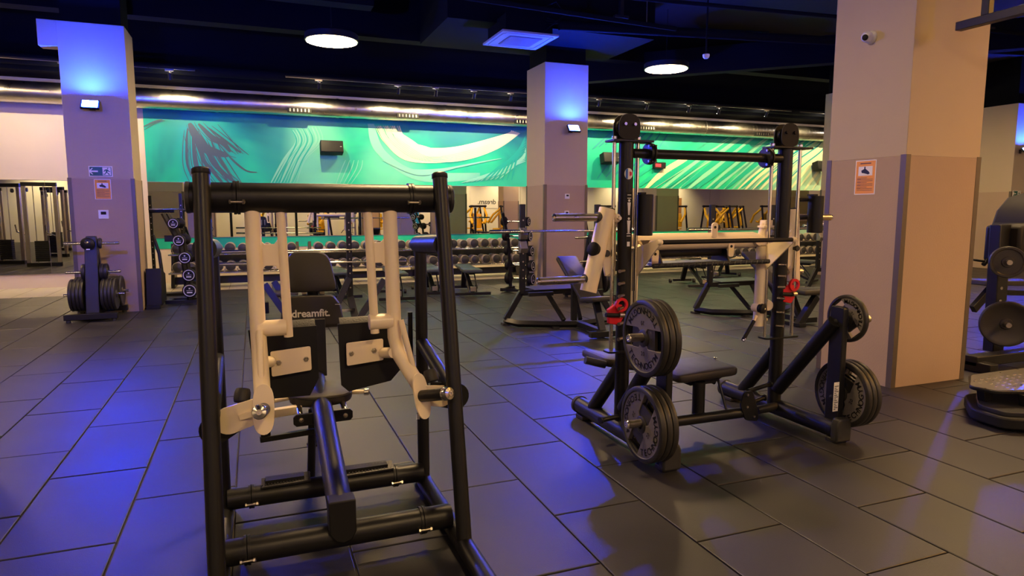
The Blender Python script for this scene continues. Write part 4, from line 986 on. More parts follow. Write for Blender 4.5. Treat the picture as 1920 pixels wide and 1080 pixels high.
MB().tube([(2.98, 3.70, .35), (2.99, 3.60, .13)], .009, 10).lathe([(0,0),(.02,0),(.026,.012),(.02,.02),(0,.02)], (2.93, 3.70, .345), (1,0,0), 16).build('seat_lever', BLK, rk)
MB().lathe([(.006,0),(.006,.02),(.014,.022),(.014,.028),(0,.03)], (3.07, 3.85, .44), (0,0,1), 12).build('seat_pin', CHR, rk)
MB().rbox((2.40, 4.02, .46), .50, .36, .06, .05, 5, Matrix.Rotation(R(12), 4, 'Y')).build('back_pad', LEA, rk)
MB().tube([(2.02, 3.86, .535), (2.16, 3.84, .495)], .026, 16).build('roller_grip', KNURL, rk)
MB().tube([(2.06, 3.70, .165), (2.20, 3.73, .165)], .016, 14).lathe([(0,0),(.022,0),(.024,.01),(.018,.02)], (2.05, 3.70, .165), (1,.2,0), 14).build('side_peg', BLK, rk)
# labels
MB().box((3.483, 3.172, .215), (3.527, 3.1735, .41)).build('white_label', WHP, rk)
o = MB()
for k in range(14): o.box((3.488, 3.1715, .225+k*.012), (3.505+.018*((k*5) % 3)/2, 3.172, .230+k*.012))
o.build('label_print', PLTT, rk)
cl = MB().prism([(2.208+.02+.030*math.cos(t), 3.7015, 1.755+.035*math.sin(t)) for t in [2*PI*k/20 for k in range(20)]], (0, -.0015, 0)).build('round_label', WHP, rk)
MB().prism([(2.205, 3.6985, 1.728), (2.222, 3.6985, 1.722), (2.222, 3.6985, 1.788), (2.205, 3.6985, 1.782)], (0, -.0006, 0)).build('blue_mark', mat('label_blue', (.03,.12,.5), .5), cl)
MB().prism([(2.234, 3.6985, 1.74), (2.25, 3.6985, 1.745), (2.25, 3.6985, 1.765), (2.234, 3.6985, 1.77)], (0, -.0006, 0)).build('red_mark', RED, cl)
lb = MB().box((2.215, 3.7003, 1.28), (2.256, 3.7018, 1.64)).build('instruction_label', BLKM, rk)
o = MB()
for cz in (1.545, 1.43):       # two standing figures
    o.lathe([(0,0),(.008,0),(.008,.001),(0,.001)], (2.2355, 3.6998, cz+.042), (0,-1,0), 10)
    o.prism([(2.2235, 3.6998, cz+.03), (2.2475, 3.6998, cz+.03), (2.244, 3.6998, cz-.005), (2.241, 3.6998, cz-.05), (2.237, 3.6998, cz-.05), (2.2355, 3.6998, cz-.01), (2.234, 3.6998, cz-.05), (2.230, 3.6998, cz-.05), (2.227, 3.6998, cz-.005)], (0, -.0006, 0))
for z in (1.62, 1.60, 1.375, 1.36): o.box((2.222, 3.6995, z), (2.250, 3.6998, z+.004))
o.box((2.226, 3.6995, 1.295), (2.246, 3.6998, 1.325)); o.build('figures_print', WHT, lb)

# ------------------------------------------------------------------ dumbbell racks on the back wall with their dumbbells
def round_dumbbell(label, group):      # axis Y, grey rubber heads
    t = thing('dumbbell', (0, 0, 0), label, 'dumbbell', group)
    MB().tube([(0, -.09, 0), (0, .09, 0)], .017, 10).build('handle', CHR, t)
    for s in (-1, 1):
        h = MB().lathe([(.03,.075),(.088,.078),(.098,.09),(.098,.165),(.090,.180)], (0,0,0), (0,s,0), 24).build('head', DRUB, t)
        MB().lathe([(.090,.180),(.086,.183),(.03,.183),(.02,.188),(0,.188)], (0,0,0), (0,s,0), 24).build('face', DFACE, h)
    return t
db0 = round_dumbbell('', ''); first = True
def wall_rack(x0, x1, where, n):
    t = thing('dumbbell_rack', ((x0+x1)/2, 14.5, 0), f'black two-shelf dumbbell rack {where}', 'dumbbell rack', 'dumbbell racks on the back wall')
    for x in (x0+.03, x1-.03):
        MB().prism([(x-.03, 14.35, 0), (x-.03, 14.95, 0), (x-.03, 14.95, .08), (x-.03, 14.85, .82), (x-.03, 14.72, .86), (x-.03, 14.60, .50), (x-.03, 14.35, .07)], (.06, 0, 0)).build('side_frame', BLK, t, .004)
    for z, y in ((.665, 14.36), (.315, 14.26)):
        sh = MB().box((x0, y-.20, z-.02), (x1, y+.22, z)).build('shelf', DKG, t)
        MB().tube([(x0, y-.215, z-.005), (x1, y-.215, z-.005)], .016, 10).build('front_bar', CHR, sh)
        mb = MB(); m = int((x1-x0)/.225)
        for k in range(m+1):
            xx = x0+.06+k*(x1-x0-.12)/m; mb.prism([(xx-.012, y-.18, z), (xx+.012, y-.18, z), (xx+.012, y-.10, z), (xx-.012, y-.10, z)], (0, 0, .05)).prism([(xx-.012, y+.08, z), (xx+.012, y+.08, z), (xx+.012, y+.15, z), (xx-.012, y+.15, z)], (0, 0, .05))
        o = mb.build('saddles', DRUB, sh); o['kind'] = 'stuff'
    MB().box((x0+.06, 14.55, .05), (x1-.06, 14.57, .20)).build('kick_panel', DKG, t, .003)
    MB().box((x0+.06, 14.80, .45), (x1-.06, 14.82, .62)).build('back_panel', DKG, t, .003)
    global first
    cnt_ = int((x1-x0-.1)/.225)
    for si, (z, y) in enumerate(((.665, 14.36), (.315, 14.26))):
        for k in range(cnt_):
            x = x0+.05+(k+.5)*(x1-x0-.1)/cnt_
            lab = f'grey round dumbbell, {ordinal(k)} from left on the {"upper" if si == 0 else "lower"} shelf, rack {where}'
            g = 'round dumbbells on the wall racks'
            if first: o = db0; o['label'] = lab; o['group'] = g; first = False
            else: o = dup(db0, (0,0,0), 0, lab, g)
            s = random.choice((.94, 1, 1, 1.03)) if si == 0 else random.choice((.95, 1, 1.02))
            o.scale = (s, s, s); o.location = (x, y-.02, z+.102*s+.012); o.rotation_euler = (0, 0, random.uniform(-.04, .04))
rk_x = [(-1.55, .87, 'farthest left'), (1.06, 3.36, 'behind the white arms'), (3.44, 5.74, 'left of the second pillar'), (5.9, 8.2, 'hidden behind the second pillar'), (8.4, 10.7, 'right of the second pillar'), (10.9, 13.2, 'behind the tall rack'), (13.4, 15.9, 'beside the tan pillar')]
for a, b, wh in rk_x: wall_rack(a, b, wh, 0)

# ------------------------------------------------------------------ plate trees
def disc(r, th): return MB().lathe([(.026,-th/2),(.05,-th/2),(.055,-th*.3),(r*.78,-th*.3),(r*.84,-th/2),(r*.96,-th/2),(r,-th*.25),(r,th*.25),(r*.96,th/2),(r*.84,th/2),(r*.78,th*.3),(.055,th*.3),(.05,th/2),(.026,th/2)], (0,0,0), (1,0,0), 32)
def tree(x, y, label):
    t = thing('plate_tree', (x, y, 0), label, 'plate rack')
    for yy in (y-.40, y+.40):
        MB().box((x-.32, yy-.04, .035), (x+.32, yy+.04, .115)).build('foot_bar', BLK, t, .006)
        for xx in (x-.27, x+.27): MB().lathe([(.03,0),(.03,.035)], (xx, yy, 0), (0,0,1), 14).build('rubber_foot', RUB, t)
    MB().box((x-.05, y-.40, .045), (x+.05, y+.40, .105)).build('spine', BLK, t, .004)
    MB().prism([(x-.085, y-.30, .10), (x+.085, y-.30, .10), (x+.075, y-.12, 1.12), (x+.055, y-.10, 1.16), (x-.055, y-.10, 1.16), (x-.075, y-.12, 1.12)], (0, .10, .0)).build('upright', BLK, t, .008)
    MB().prism([(x-.07, y+.34, .10), (x+.07, y+.34, .10), (x+.06, y+.05, 1.10), (x-.06, y+.05, 1.10)], (0, -.08, 0)).build('rear_upright', BLK, t, .008)
    MB().lathe([(.03,0),(.07,.01),(.085,.03),(.085,.06),(.06,.08),(.02,.085),(0,.085)], (x-.03, y-.12, 1.06), (0,-1,0), 24).build('front_hub', BLK, t)
    MB().lathe([(.028,0),(.024,.02),(0,.03)], (x-.03, y-.20, 1.08), (0,-1,.2), 16).build('hub_knob', CHR, t)
    for z, yy in ((1.06, y-.05), (.66, y-.08)):
        for s in (-1, 1):
            h = MB().tube([(x+s*.06, yy, z), (x+s*.33, yy, z)], .020, 16).build('horn', CHR, t)
            MB().lathe([(.020,0),(.016,.008),(0,.010)], (x+s*.33, yy, z), (s,0,0), 14).build('horn_end', CHR, h)
    for s in (-1, 1):
        for yy in (y-.12, y+.25):
            MB().tube([(x+s*.06, yy, .345), (x+s*.37, yy, .345)], .020, 14).build('horn', CHR, t)
    MB().box((x-.022, y-.302, .98), (x+.022, y-.299, .995)).build('badge', WHP, t)
    return t
def flat_plate(r, th, label, g, first_={}):
    key = (r, th)
    if key not in first_:
        t = thing('weight_plate', (0,0,0), label, 'weight plate', g); disc(r, th).build('disc', PLT, t); first_[key] = t
        MB().lathe([(.026,-th*.52),(.042,-th*.52),(.042,-th*.2)], (0,0,0), (1,0,0), 20).lathe([(.026,th*.52),(.042,th*.52),(.042,th*.2)], (0,0,0), (1,0,0), 20).build('steel_hub', DKG, t)
        return t
    return dup(first_[key], (0,0,0), 0, label, g)
tree(-2.13, 10.86, 'black plate tree standing in front of the left pillar')
g = 'plates on the left plate tree'
TX, TY = -2.13, 10.86
for s in (-1, 1):
    sd = 'left' if s < 0 else 'right'
    o = flat_plate(.115, .045, f'small plate on the middle {sd} horn of the left plate tree', g); o.location = (TX+s*.11, TY-.08, .66)
    if s > 0:
        o = flat_plate(.115, .045, 'outer small plate on the middle right horn of the left plate tree', g); o.location = (TX+s*.158, TY-.08, .66)
        o = flat_plate(.075, .03, 'tiny plate on the top right horn of the left plate tree', g); o.location = (TX+s*.10, TY-.05, 1.06)
    for k in range(4):
        o = flat_plate(.225, .042, f'large plate, {ordinal(k)} from the post, front {sd} horn of the left plate tree', g); o.location = (TX+s*(.125+.044*k), TY-.12, .345)
        o = flat_plate(.225, .042, f'large plate, {ordinal(k)} from the post, rear {sd} horn of the left plate tree', g); o.location = (TX+s*(.135+.046*k), TY+.25, .345)
tree(5.35, 10.05, 'black plate tree in front of the second pillar'); TX, TY = 5.35, 10.05
g = 'plates on the plate tree by the second pillar'
for s in (-1, 1):
    sd = 'left' if s < 0 else 'right'
    for k in range(2 if s > 0 else 1):
        o = flat_plate(.225, .042, f'large plate, {ordinal(k)} from the post, {sd} horn of the second plate tree', g); o.location = (TX+s*(.135+.046*k), TY-.12, .345)
    o = flat_plate(.16, .038, f'medium plate on the rear {sd} horn of the second plate tree', g); o.location = (TX+s*.12, TY+.25, .345)

# ------------------------------------------------------------------ stands with fixed ring-faced dumbbells
def ring_dumbbell(L, r, first_={}):
    k = (L, r)
    if k in first_: return dup(first_[k], (0,0,0), 0, '', None)
    t = thing('fixed_dumbbell', (0,0,0), '', 'dumbbell'); first_[k] = t
    MB().tube([(0, -L/2, 0), (0, L/2, 0)], .015, 12).build('handle', CHR, t)
    for s in (-1, 1):
        h = MB().lathe([(.02, L/2-.03),(r*.7, L/2-.02),(r, L/2),(r, L/2+.055),(r*.9, L/2+.07),(0, L/2+.07)], (0,0,0), (0,s,0), 28).build('head', BLKM, t)
        MB().lathe([(r*.72, L/2+.0705),(r*.72, L/2+.073),(r*.82, L/2+.073),(r*.82, L/2+.0705),(r*.72, L/2+.0705)], (0,0,0), (0,s,0), 28).build('ring', WHT, h)
        mb = MB(); mb.box((-r*.4, s*(L/2+.071), r*.0), (r*.4, s*(L/2+.0725), r*.04)); mb.box((-r*.35, s*(L/2+.071), -r*.34), (r*.35, s*(L/2+.0725), -r*.17)); mb.box((-r*.1, s*(L/2+.071), r*.22), (r*.1, s*(L/2+.0725), r*.40))
        mb.build('number_print', WHT, h)
    return t
def stand(x, y, rz, label, where, L):
    t = thing('dumbbell_stand', (x, y, 0), label, 'dumbbell rack')
    for yy in (y-L*.45, y+L*.45):
        MB().tube([(x-.30, yy, 1.47), (x-.07, yy, .95), (x+.02, yy, .06)], .035, 4).build('inclined_post', BLK, t)
        MB().box((x-.34, yy-.035, .02), (x+.14, yy+.035, .08)).build('foot_bar', BLK, t, .006)
        MB().box((x+.08, yy-.045, 0), (x+.15, yy+.045, .03)).build('rubber_foot', RUB, t)
    MB().box((x-.33, y-L*.45, .03), (x-.27, y+L*.45, .075)).build('cross_bar', BLK, t)
    MB().box((x-.30, y-L*.45, 1.02), (x-.12, y-L*.35, 1.12)).build('cradle', BLK, t)
    rows = ((-.14, 1.31, .085), (-.075, 1.04, .095), (.0, .765, .10), (.045, .485, .105), (.045, .235, .115))
    prt = []
    for k, (dx, z, r) in enumerate(rows):
        mb = MB()
        for yy in (y-L*.4, y+L*.4): mb.tube([(x+dx-.10, yy, z-.03), (x+dx-.02, yy, z-.028), (x+dx+.045, yy, z-.005)], .010, 8)
        mb.build('cradle_hook', BLK, t)
        prt.append((dx, z, r))
    c, s_ = math.cos(rz), math.sin(rz); t.rotation_euler = (0, 0, rz)
    for k, (dx, z, r) in enumerate(prt):
        d = ring_dumbbell(L, r); d.location = (x+dx*c, y+dx*s_, z); d.rotation_euler = (0, 0, rz)
        d['label'] = f'black dumbbell with white ring face, {ordinal(k)} from top of the {where}'; d['group'] = f'ring-faced dumbbells on the {where}'
stand(-1.02, 11.95, R(-8), 'slanted black stand of ring-faced dumbbells right of the left pillar', 'left slanted stand', .30)
stand(4.62, 11.55, R(42), 'slanted black stand of ring-faced dumbbells left of the second pillar', 'stand by the second pillar', .42)

# squat stand beside the left pillar
t = thing('squat_stand', (-1.45, 12.6, 0), 'tall black squat stand between the left pillar and the dumbbell stand', 'squat stand')
for x, top in ((-1.60, 1.76), (-1.14, 1.80)):
    MB().bar((x, 12.6, .03), (x, 12.6, top), .05, .05, (0,1,0)).build('upright', BLK, t, .004)
    mb = MB()
    for k in range(14): mb.lathe([(0,-.001),(.009,-.001),(.009,0)], (x, 12.574, .3+k*.1), (0,1,0), 8)
    mb.build('pin_holes', STL, t)
    MB().box((x-.04, 12.2, .0), (x+.04, 13.2, .05)).build('foot', BLK, t, .004)
MB().tube([(-1.62, 12.55, 1.50), (-1.24, 12.55, 1.50)], .025, 14).build('upper_pad_bar', BLK, t)
MB().tube([(-1.58, 12.55, 1.1), (-1.50, 12.5, .8), (-1.45, 12.4, .3), (-1.50, 12.3, .08)], .028, 12).build('curved_brace', BLK, t)
MB().box((-1.62, 13.1, .0), (-1.12, 13.16, .05)).build('base_cross', BLK, t)
b = thing('barbell', (-1.35, 12.55, 1.49), 'thin steel bar lying across the squat stand', 'barbell')
MB().tube([(-1.62, 12.52, 1.535), (-.75, 12.52, 1.535)], .013, 12).build('shaft', CHR, b)
t = thing('machine_shroud', (-1.55, 11.7, 0), 'dark slanted machine shroud on the floor beside the left pillar', 'machine')
MB().prism([(-1.60, 11.5, .05), (-1.60, 12.1, .05), (-1.60, 12.1, .50), (-1.60, 11.62, .62)], (.22, 0, 0)).build('shroud', BLKM, t, .01)
MB().box((-1.60, 11.45, 0), (-1.40, 11.52, .06)).build('foot_bar', BLK, t, .005)

# ------------------------------------------------------------------ adjustable benches
def bench(x, y, label):
    t = thing('adjustable_bench', (x, y, 0), label, 'bench', 'adjustable benches')
    MB().rbox((x, y+.52, .455), .28, .78, .06, .03, 4).build('back_pad', LEAG, t)
    MB().rbox((x, y-.13, .455), .34, .44, .06, .03, 4).build('seat_pad', LEAG, t)
    MB().box((x-.05, y-.25, .385), (x+.05, y+.8, .425)).build('pad_rail', BLK, t, .004)
    MB().box((x-.32, y-.33, .03), (x+.32, y-.26, .08)).build('front_foot', BLK, t, .006)
    MB().box((x-.20, y+.78, .03), (x+.20, y+.85, .08)).build('rear_foot', BLK, t, .006)
    MB().bar((x, y-.30, .06), (x, y+.52, .40), .07, .05).build('diagonal_beam', BLK, t, .004)
    MB().bar((x, y+.80, .06), (x, y+.62, .40), .09, .06).build('rear_leg', BLK, t, .004)
    for s in (-1, 1):
        MB().tube([(x+s*.07, y-.28, .08), (x+s*.08, y-.18, .22), (x+s*.07, y-.02, .41)], .012, 8).build('side_strut', BLK, t)
        MB().lathe([(.04,-.02),(.04,.02)], (x+s*.26, y+.82, .04), (1,0,0), 14).build('wheel', RUB, t)
    MB().box((x-.05, y-.34, .10), (x+.05, y-.28, .18)).build('handle_plate', STL, t, .004)
    return t
b0 = bench(0, 0, 'green-grey adjustable bench in the middle, in front of the wall dumbbells')
bs = [((3.60, 11.38), -.14, 'green-grey adjustable bench just right of the black machine post'), ((2.98, 11.7), -.10, 'adjustable bench partly hidden behind the black machine post'),
      ((2.22, 11.2), -.08, 'adjustable bench seen between the white arm and the black post'), ((1.35, 11.75), .05, 'adjustable bench seen right of the leather backrest'),
      ((8.2, 10.9), -.24, 'adjustable bench seen far behind the tall rack, left one'), ((9.6, 12.0), -.9, 'adjustable bench seen far behind the tall rack, right one'), ((10.6, 10.75), .5, 'adjustable bench seen just left of the tan pillar')]
for k, ((x, y), rz, lab) in enumerate(bs):
    o = b0 if k == 0 else dup(b0, (x, y, 0), rz, lab, 'adjustable benches')
    o.location = (x, y, 0); o.rotation_euler = (0, 0, rz); o['label'] = lab

# ------------------------------------------------------------------ olympic benches
def olympic(cx, y, label):     # y of the uprights
    t = thing('olympic_bench', (cx, y, 0), label, 'weight bench', 'olympic benches with bent uprights')
    for s in (-1, 1):
        x = cx+s*.56
        MB().bar((x, y-.02, .40), (x, y-.02, 1.60), .075, .055, (0,1,0)).build('upright', BLK, t, .005)
        MB().bar((x-.0, y+.0, .44), (x-.24 if s < 0 else x+.24, y-.02, .07), .075, .055, (0,1,0)).build('splayed_leg', BLK, t, .005)
        MB().tube([(x+s*.24, y-.02, .055), (x+s*.16, y-.30, .055), (cx+s*.3, y-.52, .055), (cx, y-.60, .055)], .042, 4).build('base_rail', BLK, t)
        MB().box((x+s*.24-.05, y-.07, 0), (x+s*.24+.05, y+.03, .03)).build('rubber_foot', RUB, t)
        MB().box((cx+s*.30-.04, y-.56, 0), (cx+s*.30+.04, y-.48, .03)).build('rubber_foot', RUB, t)
        for z in (1.20, 1.02):
            MB().prism([(x-.05, y-.10, z), (x-.05, y-.05, z+.09), (x-.05, y+.0, z+.09), (x-.05, y+.0, z-.06), (x-.05, y-.08, z-.06)], (.10, 0, 0)).build('bar_hook', STL, t, .003)
        mb = MB()
        for k in range(8): mb.lathe([(0,-.004),(.011,-.004),(.011,0)], (x, y-.05, .62+k*.11), (0,1,0), 8)
        mb.build('bolt_row', STL, t)
        MB().bar((cx+s*.55, y-.22, .42), (cx+s*.2, y-.22, .42), .05, .05).build('platform_arm', BLK, t, .003)
    MB().bar((cx-.56, y-.02, .42), (cx+.56, y-.02, .42), .06, .07).build('cross_member', BLK, t, .004)
    MB().box((cx-.42, y-.12, .455), (cx+.42, y+.32, .465)).build('spotter_platform', DKG, t, .002)
    MB().bar((cx-.20, y-.04, .40), (cx-.12, y-.40, .08), .05, .04).build('brace', BLK, t)
    MB().bar((cx+.20, y-.04, .40), (cx+.12, y-.40, .08), .05, .04).build('brace', BLK, t)
    MB().bar((cx, y-.60, .06), (cx-.02, y-1.30, .06), .08, .07).build('spine', BLK, t, .004)
    MB().bar((cx, y-.45, .08), (cx, y-.45, .62), .07, .06, (0,1,0)).build('pad_post', BLK, t, .004)
    M = Matrix.Rotation(R(33), 4, 'X')
    MB().rbox((cx, y-.56, .655), .30, .88, .065, .03, 4, M).build('back_pad', LEA, t)
    MB().rbox((cx, y-1.08, .44), .32, .36, .065, .03, 4, Matrix.Rotation(R(-8), 4, 'X')).build('seat_pad', LEA, t)
    MB().bar((cx-.02, y-1.26, .07), (cx, y-1.05, .40), .08, .06).build('seat_post', BLK, t, .004)
    MB().box((cx-.22, y-1.36, .02), (cx+.18, y-1.28, .09)).build('front_foot', BLK, t, .006)
    return t
def barbell(cx, y, z, label, L=2.2):
    t = thing('barbell', (cx, y, z), label, 'barbell', 'barbells on the olympic benches')
    MB().tube([(cx-L/2, y, z), (cx+L/2, y, z)], .014, 12).build('shaft', CHR, t)
    for s in (-1, 1):
        h = MB().tube([(cx+s*.66, y, z), (cx+s*L/2, y, z)], .025, 16).build('sleeve', CHR, t)
        MB().lathe([(.026,-.015),(.040,-.015),(.040,.015),(.026,.015)], (cx+s*.66, y, z), (1,0,0), 20).build('collar', STL, h)
    return t
ob = olympic(3.88, 8.2, 'black olympic bench with incline pad and barbell behind the rack')
bb = barbell(3.92, 8.07, 1.245, 'barbell resting on the bench between the machine post and the tall rack')
for k, (dx, dy, rz, l1, l2) in enumerate(((2.97, -.1, 0, 'olympic bench seen through the middle of the tall rack', 'barbell on the bench seen through the tall rack'),
        (6.4, 1.2, 0, 'olympic bench seen between the tall rack and the tan pillar', 'barbell on the bench next to the tan pillar'))):
    dup(ob, (3.88+dx, 8.2+dy, 0), rz, l1); dup(bb, (3.92+dx, 8.07+dy, 1.245), rz, l2)

# low bench press right behind the foreground machine
lb = thing('flat_bench_press', (.55, 9.4, 0), 'black bench press stand with low bars behind the foreground machine', 'weight bench')
MB().bar((1.22, 9.4, .30), (1.22, 9.4, 1.50), .07, .06, (0,1,0)).build('upright', BLK, lb, .004)
MB().bar((-.62, 9.4, .30), (-.62, 9.4, 1.50), .07, .06, (0,1,0)).build('upright', BLK, lb, .004)
mb = MB()
for k in range(10): mb.lathe([(0,-.004),(.010,-.004),(.010,0)], (1.22, 9.37, .45+k*.1), (0,1,0), 8)
mb.build('bolt_row', STL, lb)
for x0, x1, yy in ((.22, .50, 9.3), (.10, .42, 9.0), (1.20, .92, 9.35), (1.62, 1.22, 9.0)):
    MB().bar((x0, yy, .58), (x1, yy-.2, .06), .08, .06, (0,1,0)).build('diagonal_leg', BLK, lb, .004)
MB().bar((.1, 8.95, .05), (1.3, 8.95, .05), .07, .07).build('base_bar', BLK, lb, .004)
MB().bar((.9, 9.2, .16), (1.25, 9.2, .16), .04, .04).build('stay', CHR, lb)
MB().bar((-.08, 9.9, .16), (.15, 9.9, .16), .16, .16).build('end_block', BLKM, lb, .01)
MB().bar((-.62, 9.4, .3), (-.62, 9.4, .0), .09, .08, (0,1,0)).build('post_foot', BLK, lb)
MB().bar((1.22, 9.4, .3), (1.26, 9.2, .0), .09, .08, (0,1,0)).build('post_foot', BLK, lb)
MB().rbox((.35, 9.5, .44), .30, 1.1, .06, .03).build('bench_pad', LEA, lb)
bz = thing('barbell', (.6, 9.33, .81), 'barbell on the low stand behind the white arms', 'barbell')
MB().tube([(.3, 9.33, .815), (1.95, 9.33, .805)], .016, 12).build('shaft', CHR, bz)
MB().tube([(1.74, 9.33, .806), (2.0, 9.33, .803)], .026, 14).build('sleeve', CHR, bz)
MB().tube([(-.50, 9.33, .83), (.3, 9.33, .815)], .026, 14).build('sleeve', CHR, bz)
bz = thing('barbell', (-.2, 9.33, .98), 'upper barbell behind the left black post', 'barbell')
MB().tube([(-.50, 9.33, .985), (.0, 9.33, .985)], .026, 14).build('sleeve', CHR, bz)
MB().tube([(.0, 9.33, .985), (1.95, 9.33, .975)], .014, 12).build('shaft', CHR, bz)

# ------------------------------------------------------------------ machines at the right edge
mr = thing('shoulder_machine', (7.0, 4.45, 0), 'black plate loaded machine with a dark shroud at the right edge', 'gym machine')
MB().bar((6.98, 4.42, .10), (6.98, 4.45, 1.38), .16, .11, (0,1,0)).build('column', BLK, mr, .008)
MB().box((6.3, 4.12, .05), (7.6, 4.25, .15)).build('base_beam', BLK, mr, .01)
MB().box((6.30, 4.0, .0), (6.42, 4.5, .10)).build('base_foot', BLK, mr, .01)
MB().prism([(7.05, 4.30, 1.0), (7.05, 4.30, 1.37), (7.13, 4.30, 1.37), (7.19, 4.30, 1.52), (7.35, 4.30, 1.66), (7.8, 4.30, 1.75), (7.8, 4.30, .95)], (0, .35, 0)).build('shroud', BLKM, mr, .03)
MB().rbox(at(1874, 456, 4.6), .19, .22, .06, .03, 4, Matrix.Rotation(R(-55), 4, 'Y')).build('pad', LEA, mr)
MB().tube([at(1844, 496, 4.6), at(1872, 466, 4.6)], .022, 14).build('lever_arm', BLK, mr)
MB().tube([(6.98, 4.40, 1.02), (6.80, 4.22, 1.02)], .024, 14).build('horn', STL, mr)
MB().tube([(6.98, 4.40, .42), (6.74, 4.14, .42)], .024, 14).build('horn', STL, mr)
for z in (.62, .75):
    MB().lathe([(0,-.006),(.016,-.006),(.016,0)], (6.93, 4.36, z), (0,1,0), 8).build('bolt', STL, mr)
MB().tube([at(1824, 487, 4.6), at(1845, 490, 4.6)], .012, 10).build('hand_grip', RUB, mr)
MB().bar(at(1870, 548, 5.5), at(1930, 550, 5.4), .07, .06).build('rear_beam', BLK, mr, .004)
MB().bar(at(1866, 532, 5.5), at(1824, 580, 5.5), .10, .06, (0,1,0)).build('rear_leg', BLK, mr, .004)
MB().bar(at(1826, 529, 5.5), at(1930, 529, 5.5), .30, .06).build('rear_pad', LEA, mr, .01)
for c_, r_, lab in (((6.86, 4.28, 1.02), .155, 'medium black plate on the upper horn of the right machine'), ((6.82, 4.22, .42), .225, 'large black plate on the lower horn of the right machine')):
    o = flat_plate(r_, .045, lab, None); o.location = c_; o.rotation_euler = (0, 0, R(45)); 
    if 'group' in o: del o['group']
    MB().lathe([(.026,0),(.024,.02),(0,.022)], Vector(c_)+Vector((-.04,-.04,0)), (-1,-1,0), 16).build('horn_end', CHR, mr)
# small black seat on a slanting leg behind the rack
ss = thing('seat_stand', (6.9, 6.68, 0), 'small black seat on a slanting leg between the rack and the tan pillar', 'seat')
MB().bar((6.64, 6.68, .02), at(1530, 556, 6.7), .09, .08, (0,1,0)).build('slanting_leg', BLK, ss, .005)
MB().box((6.58, 6.60, 0), (6.70, 6.95, .05)).build('foot', BLK, ss, .005)
a_ = at(1498, 551, 6.68)
MB().rbox((a_.x+.35, 6.72, a_.z+.02), .70, .30, .07, .03).build('seat_pad', LEA, ss)
# machine base at the right edge
pf = thing('step_platform', (5.3, 3.05, 0), 'low black machine base with a dotted metal tread at right edge', 'platform')
def hull(pts, z0, z1): return MB().prism([(x, y, z0) for x, y in pts], (0, 0, z1-z0))
base_ = rnd([(4.79, 3.15), (4.76, 2.90), (5.6, 2.42), (6.4, 2.8), (6.2, 3.42), (5.1, 3.42)], .07, 5)
hull(base_, .02, .10).build('base_ring', BLKM, pf, .012)
hull([(5.45+(x-5.45)*.93, 3.05+(y-3.05)*.80) for x, y in base_], .10, .13).build('inner_tray', DKG, pf, .004)
top_ = [(4.86, 3.22), (4.90, 3.06), (5.6, 2.80), (6.2, 2.9), (6.1, 3.46), (5.2, 3.46)]
MB().prism([(x, y, .215-.0*(x-5)) for x, y in rnd(top_, .05, 4)], (0, 0, .022)).build('tread_frame', BLK, pf, .004)
tp = MB().prism([(5+(x-5)*.96, 3.2+(y-3.2)*.90, .237) for x, y in rnd(top_, .05, 4)], (0, 0, .006)).build('metal_tread', STL, pf)
mb = MB()
for i in range(14):
    for j in range(6):
        x = 5.02+i*.075+(j % 2)*.035; y = 3.02+j*.058
        if x < 6.1: mb.prism([(x-.014, y-.003, .243), (x, y-.007, .243), (x+.014, y-.003, .243), (x+.014, y+.003, .243), (x, y+.007, .243), (x-.014, y+.003, .243)], (0,0,.003))
o = mb.build('tread_dots', CHR, tp); o['kind'] = 'stuff'
for x, y in ((4.98, 3.18), (5.12, 2.98), (6.0, 3.2)):
    MB().prism([(x-.03, y-.03, .10), (x+.03, y-.03, .10), (x+.05, y-.03, .215), (x-.06, y-.03, .215)], (0, .06, 0)).build('tread_support', BLK, pf, .003)
MB().lathe([(0,-.004),(.010,-.004),(.010,0)], (5.02, 2.895, .06), (0.4,1,0), 8).lathe([(0,-.004),(.010,-.004),(.010,0)], (5.07, 2.872, .06), (0.4,1,0), 8).build('bolts', STL, pf)

# ------------------------------------------------------------------ things the wall mirrors show (they stand behind and beside the camera)
def yellow_machine(x, y, label):
    t = thing('exercise_machine', (x, y, 0), label, 'gym machine', 'machines with yellow arms in the rear of the hall')
    for s in (-1, 1):
        MB().tube([(x+s*.4, y-.6, .05), (x+s*.4, y+.6, .05)], .05, 12).build('base_rail', BLK, t)
        MB().tube([(x+s*.4, y-.5, .05), (x+s*.32, y-.2, 1.75)], .05, 12).build('post', BLK, t)
        MB().tube([(x+s*.30, y-.2, 1.6), (x+s*.42, y+.2, 1.25), (x+s*.3, y+.5, .85), (x+s*.2, y+.6, .9)], .055, 12).build('yellow_arm', YEL, t)
    MB().tube([(x-.42, y-.2, 1.7), (x+.42, y-.2, 1.7)], .05, 12).build('cross_bar', BLK, t)
    MB().rbox((x, y+.1, .5), .4, .4, .08, .05).build('seat', YEL, t)
    MB().rbox((x, y-.15, .95), .32, .75, .08, .05, 4, Matrix.Rotation(R(80), 4, 'X')).build('back_rest', YEL, t)
    MB().bar((x, y-.3, .05), (x, y+.1, .46), .1, .1).build('seat_beam', BLK, t)
    return t
ym = yellow_machine(9.5, -2.2, 'machine with yellow arms reflected in the mirror left of the second pillar')
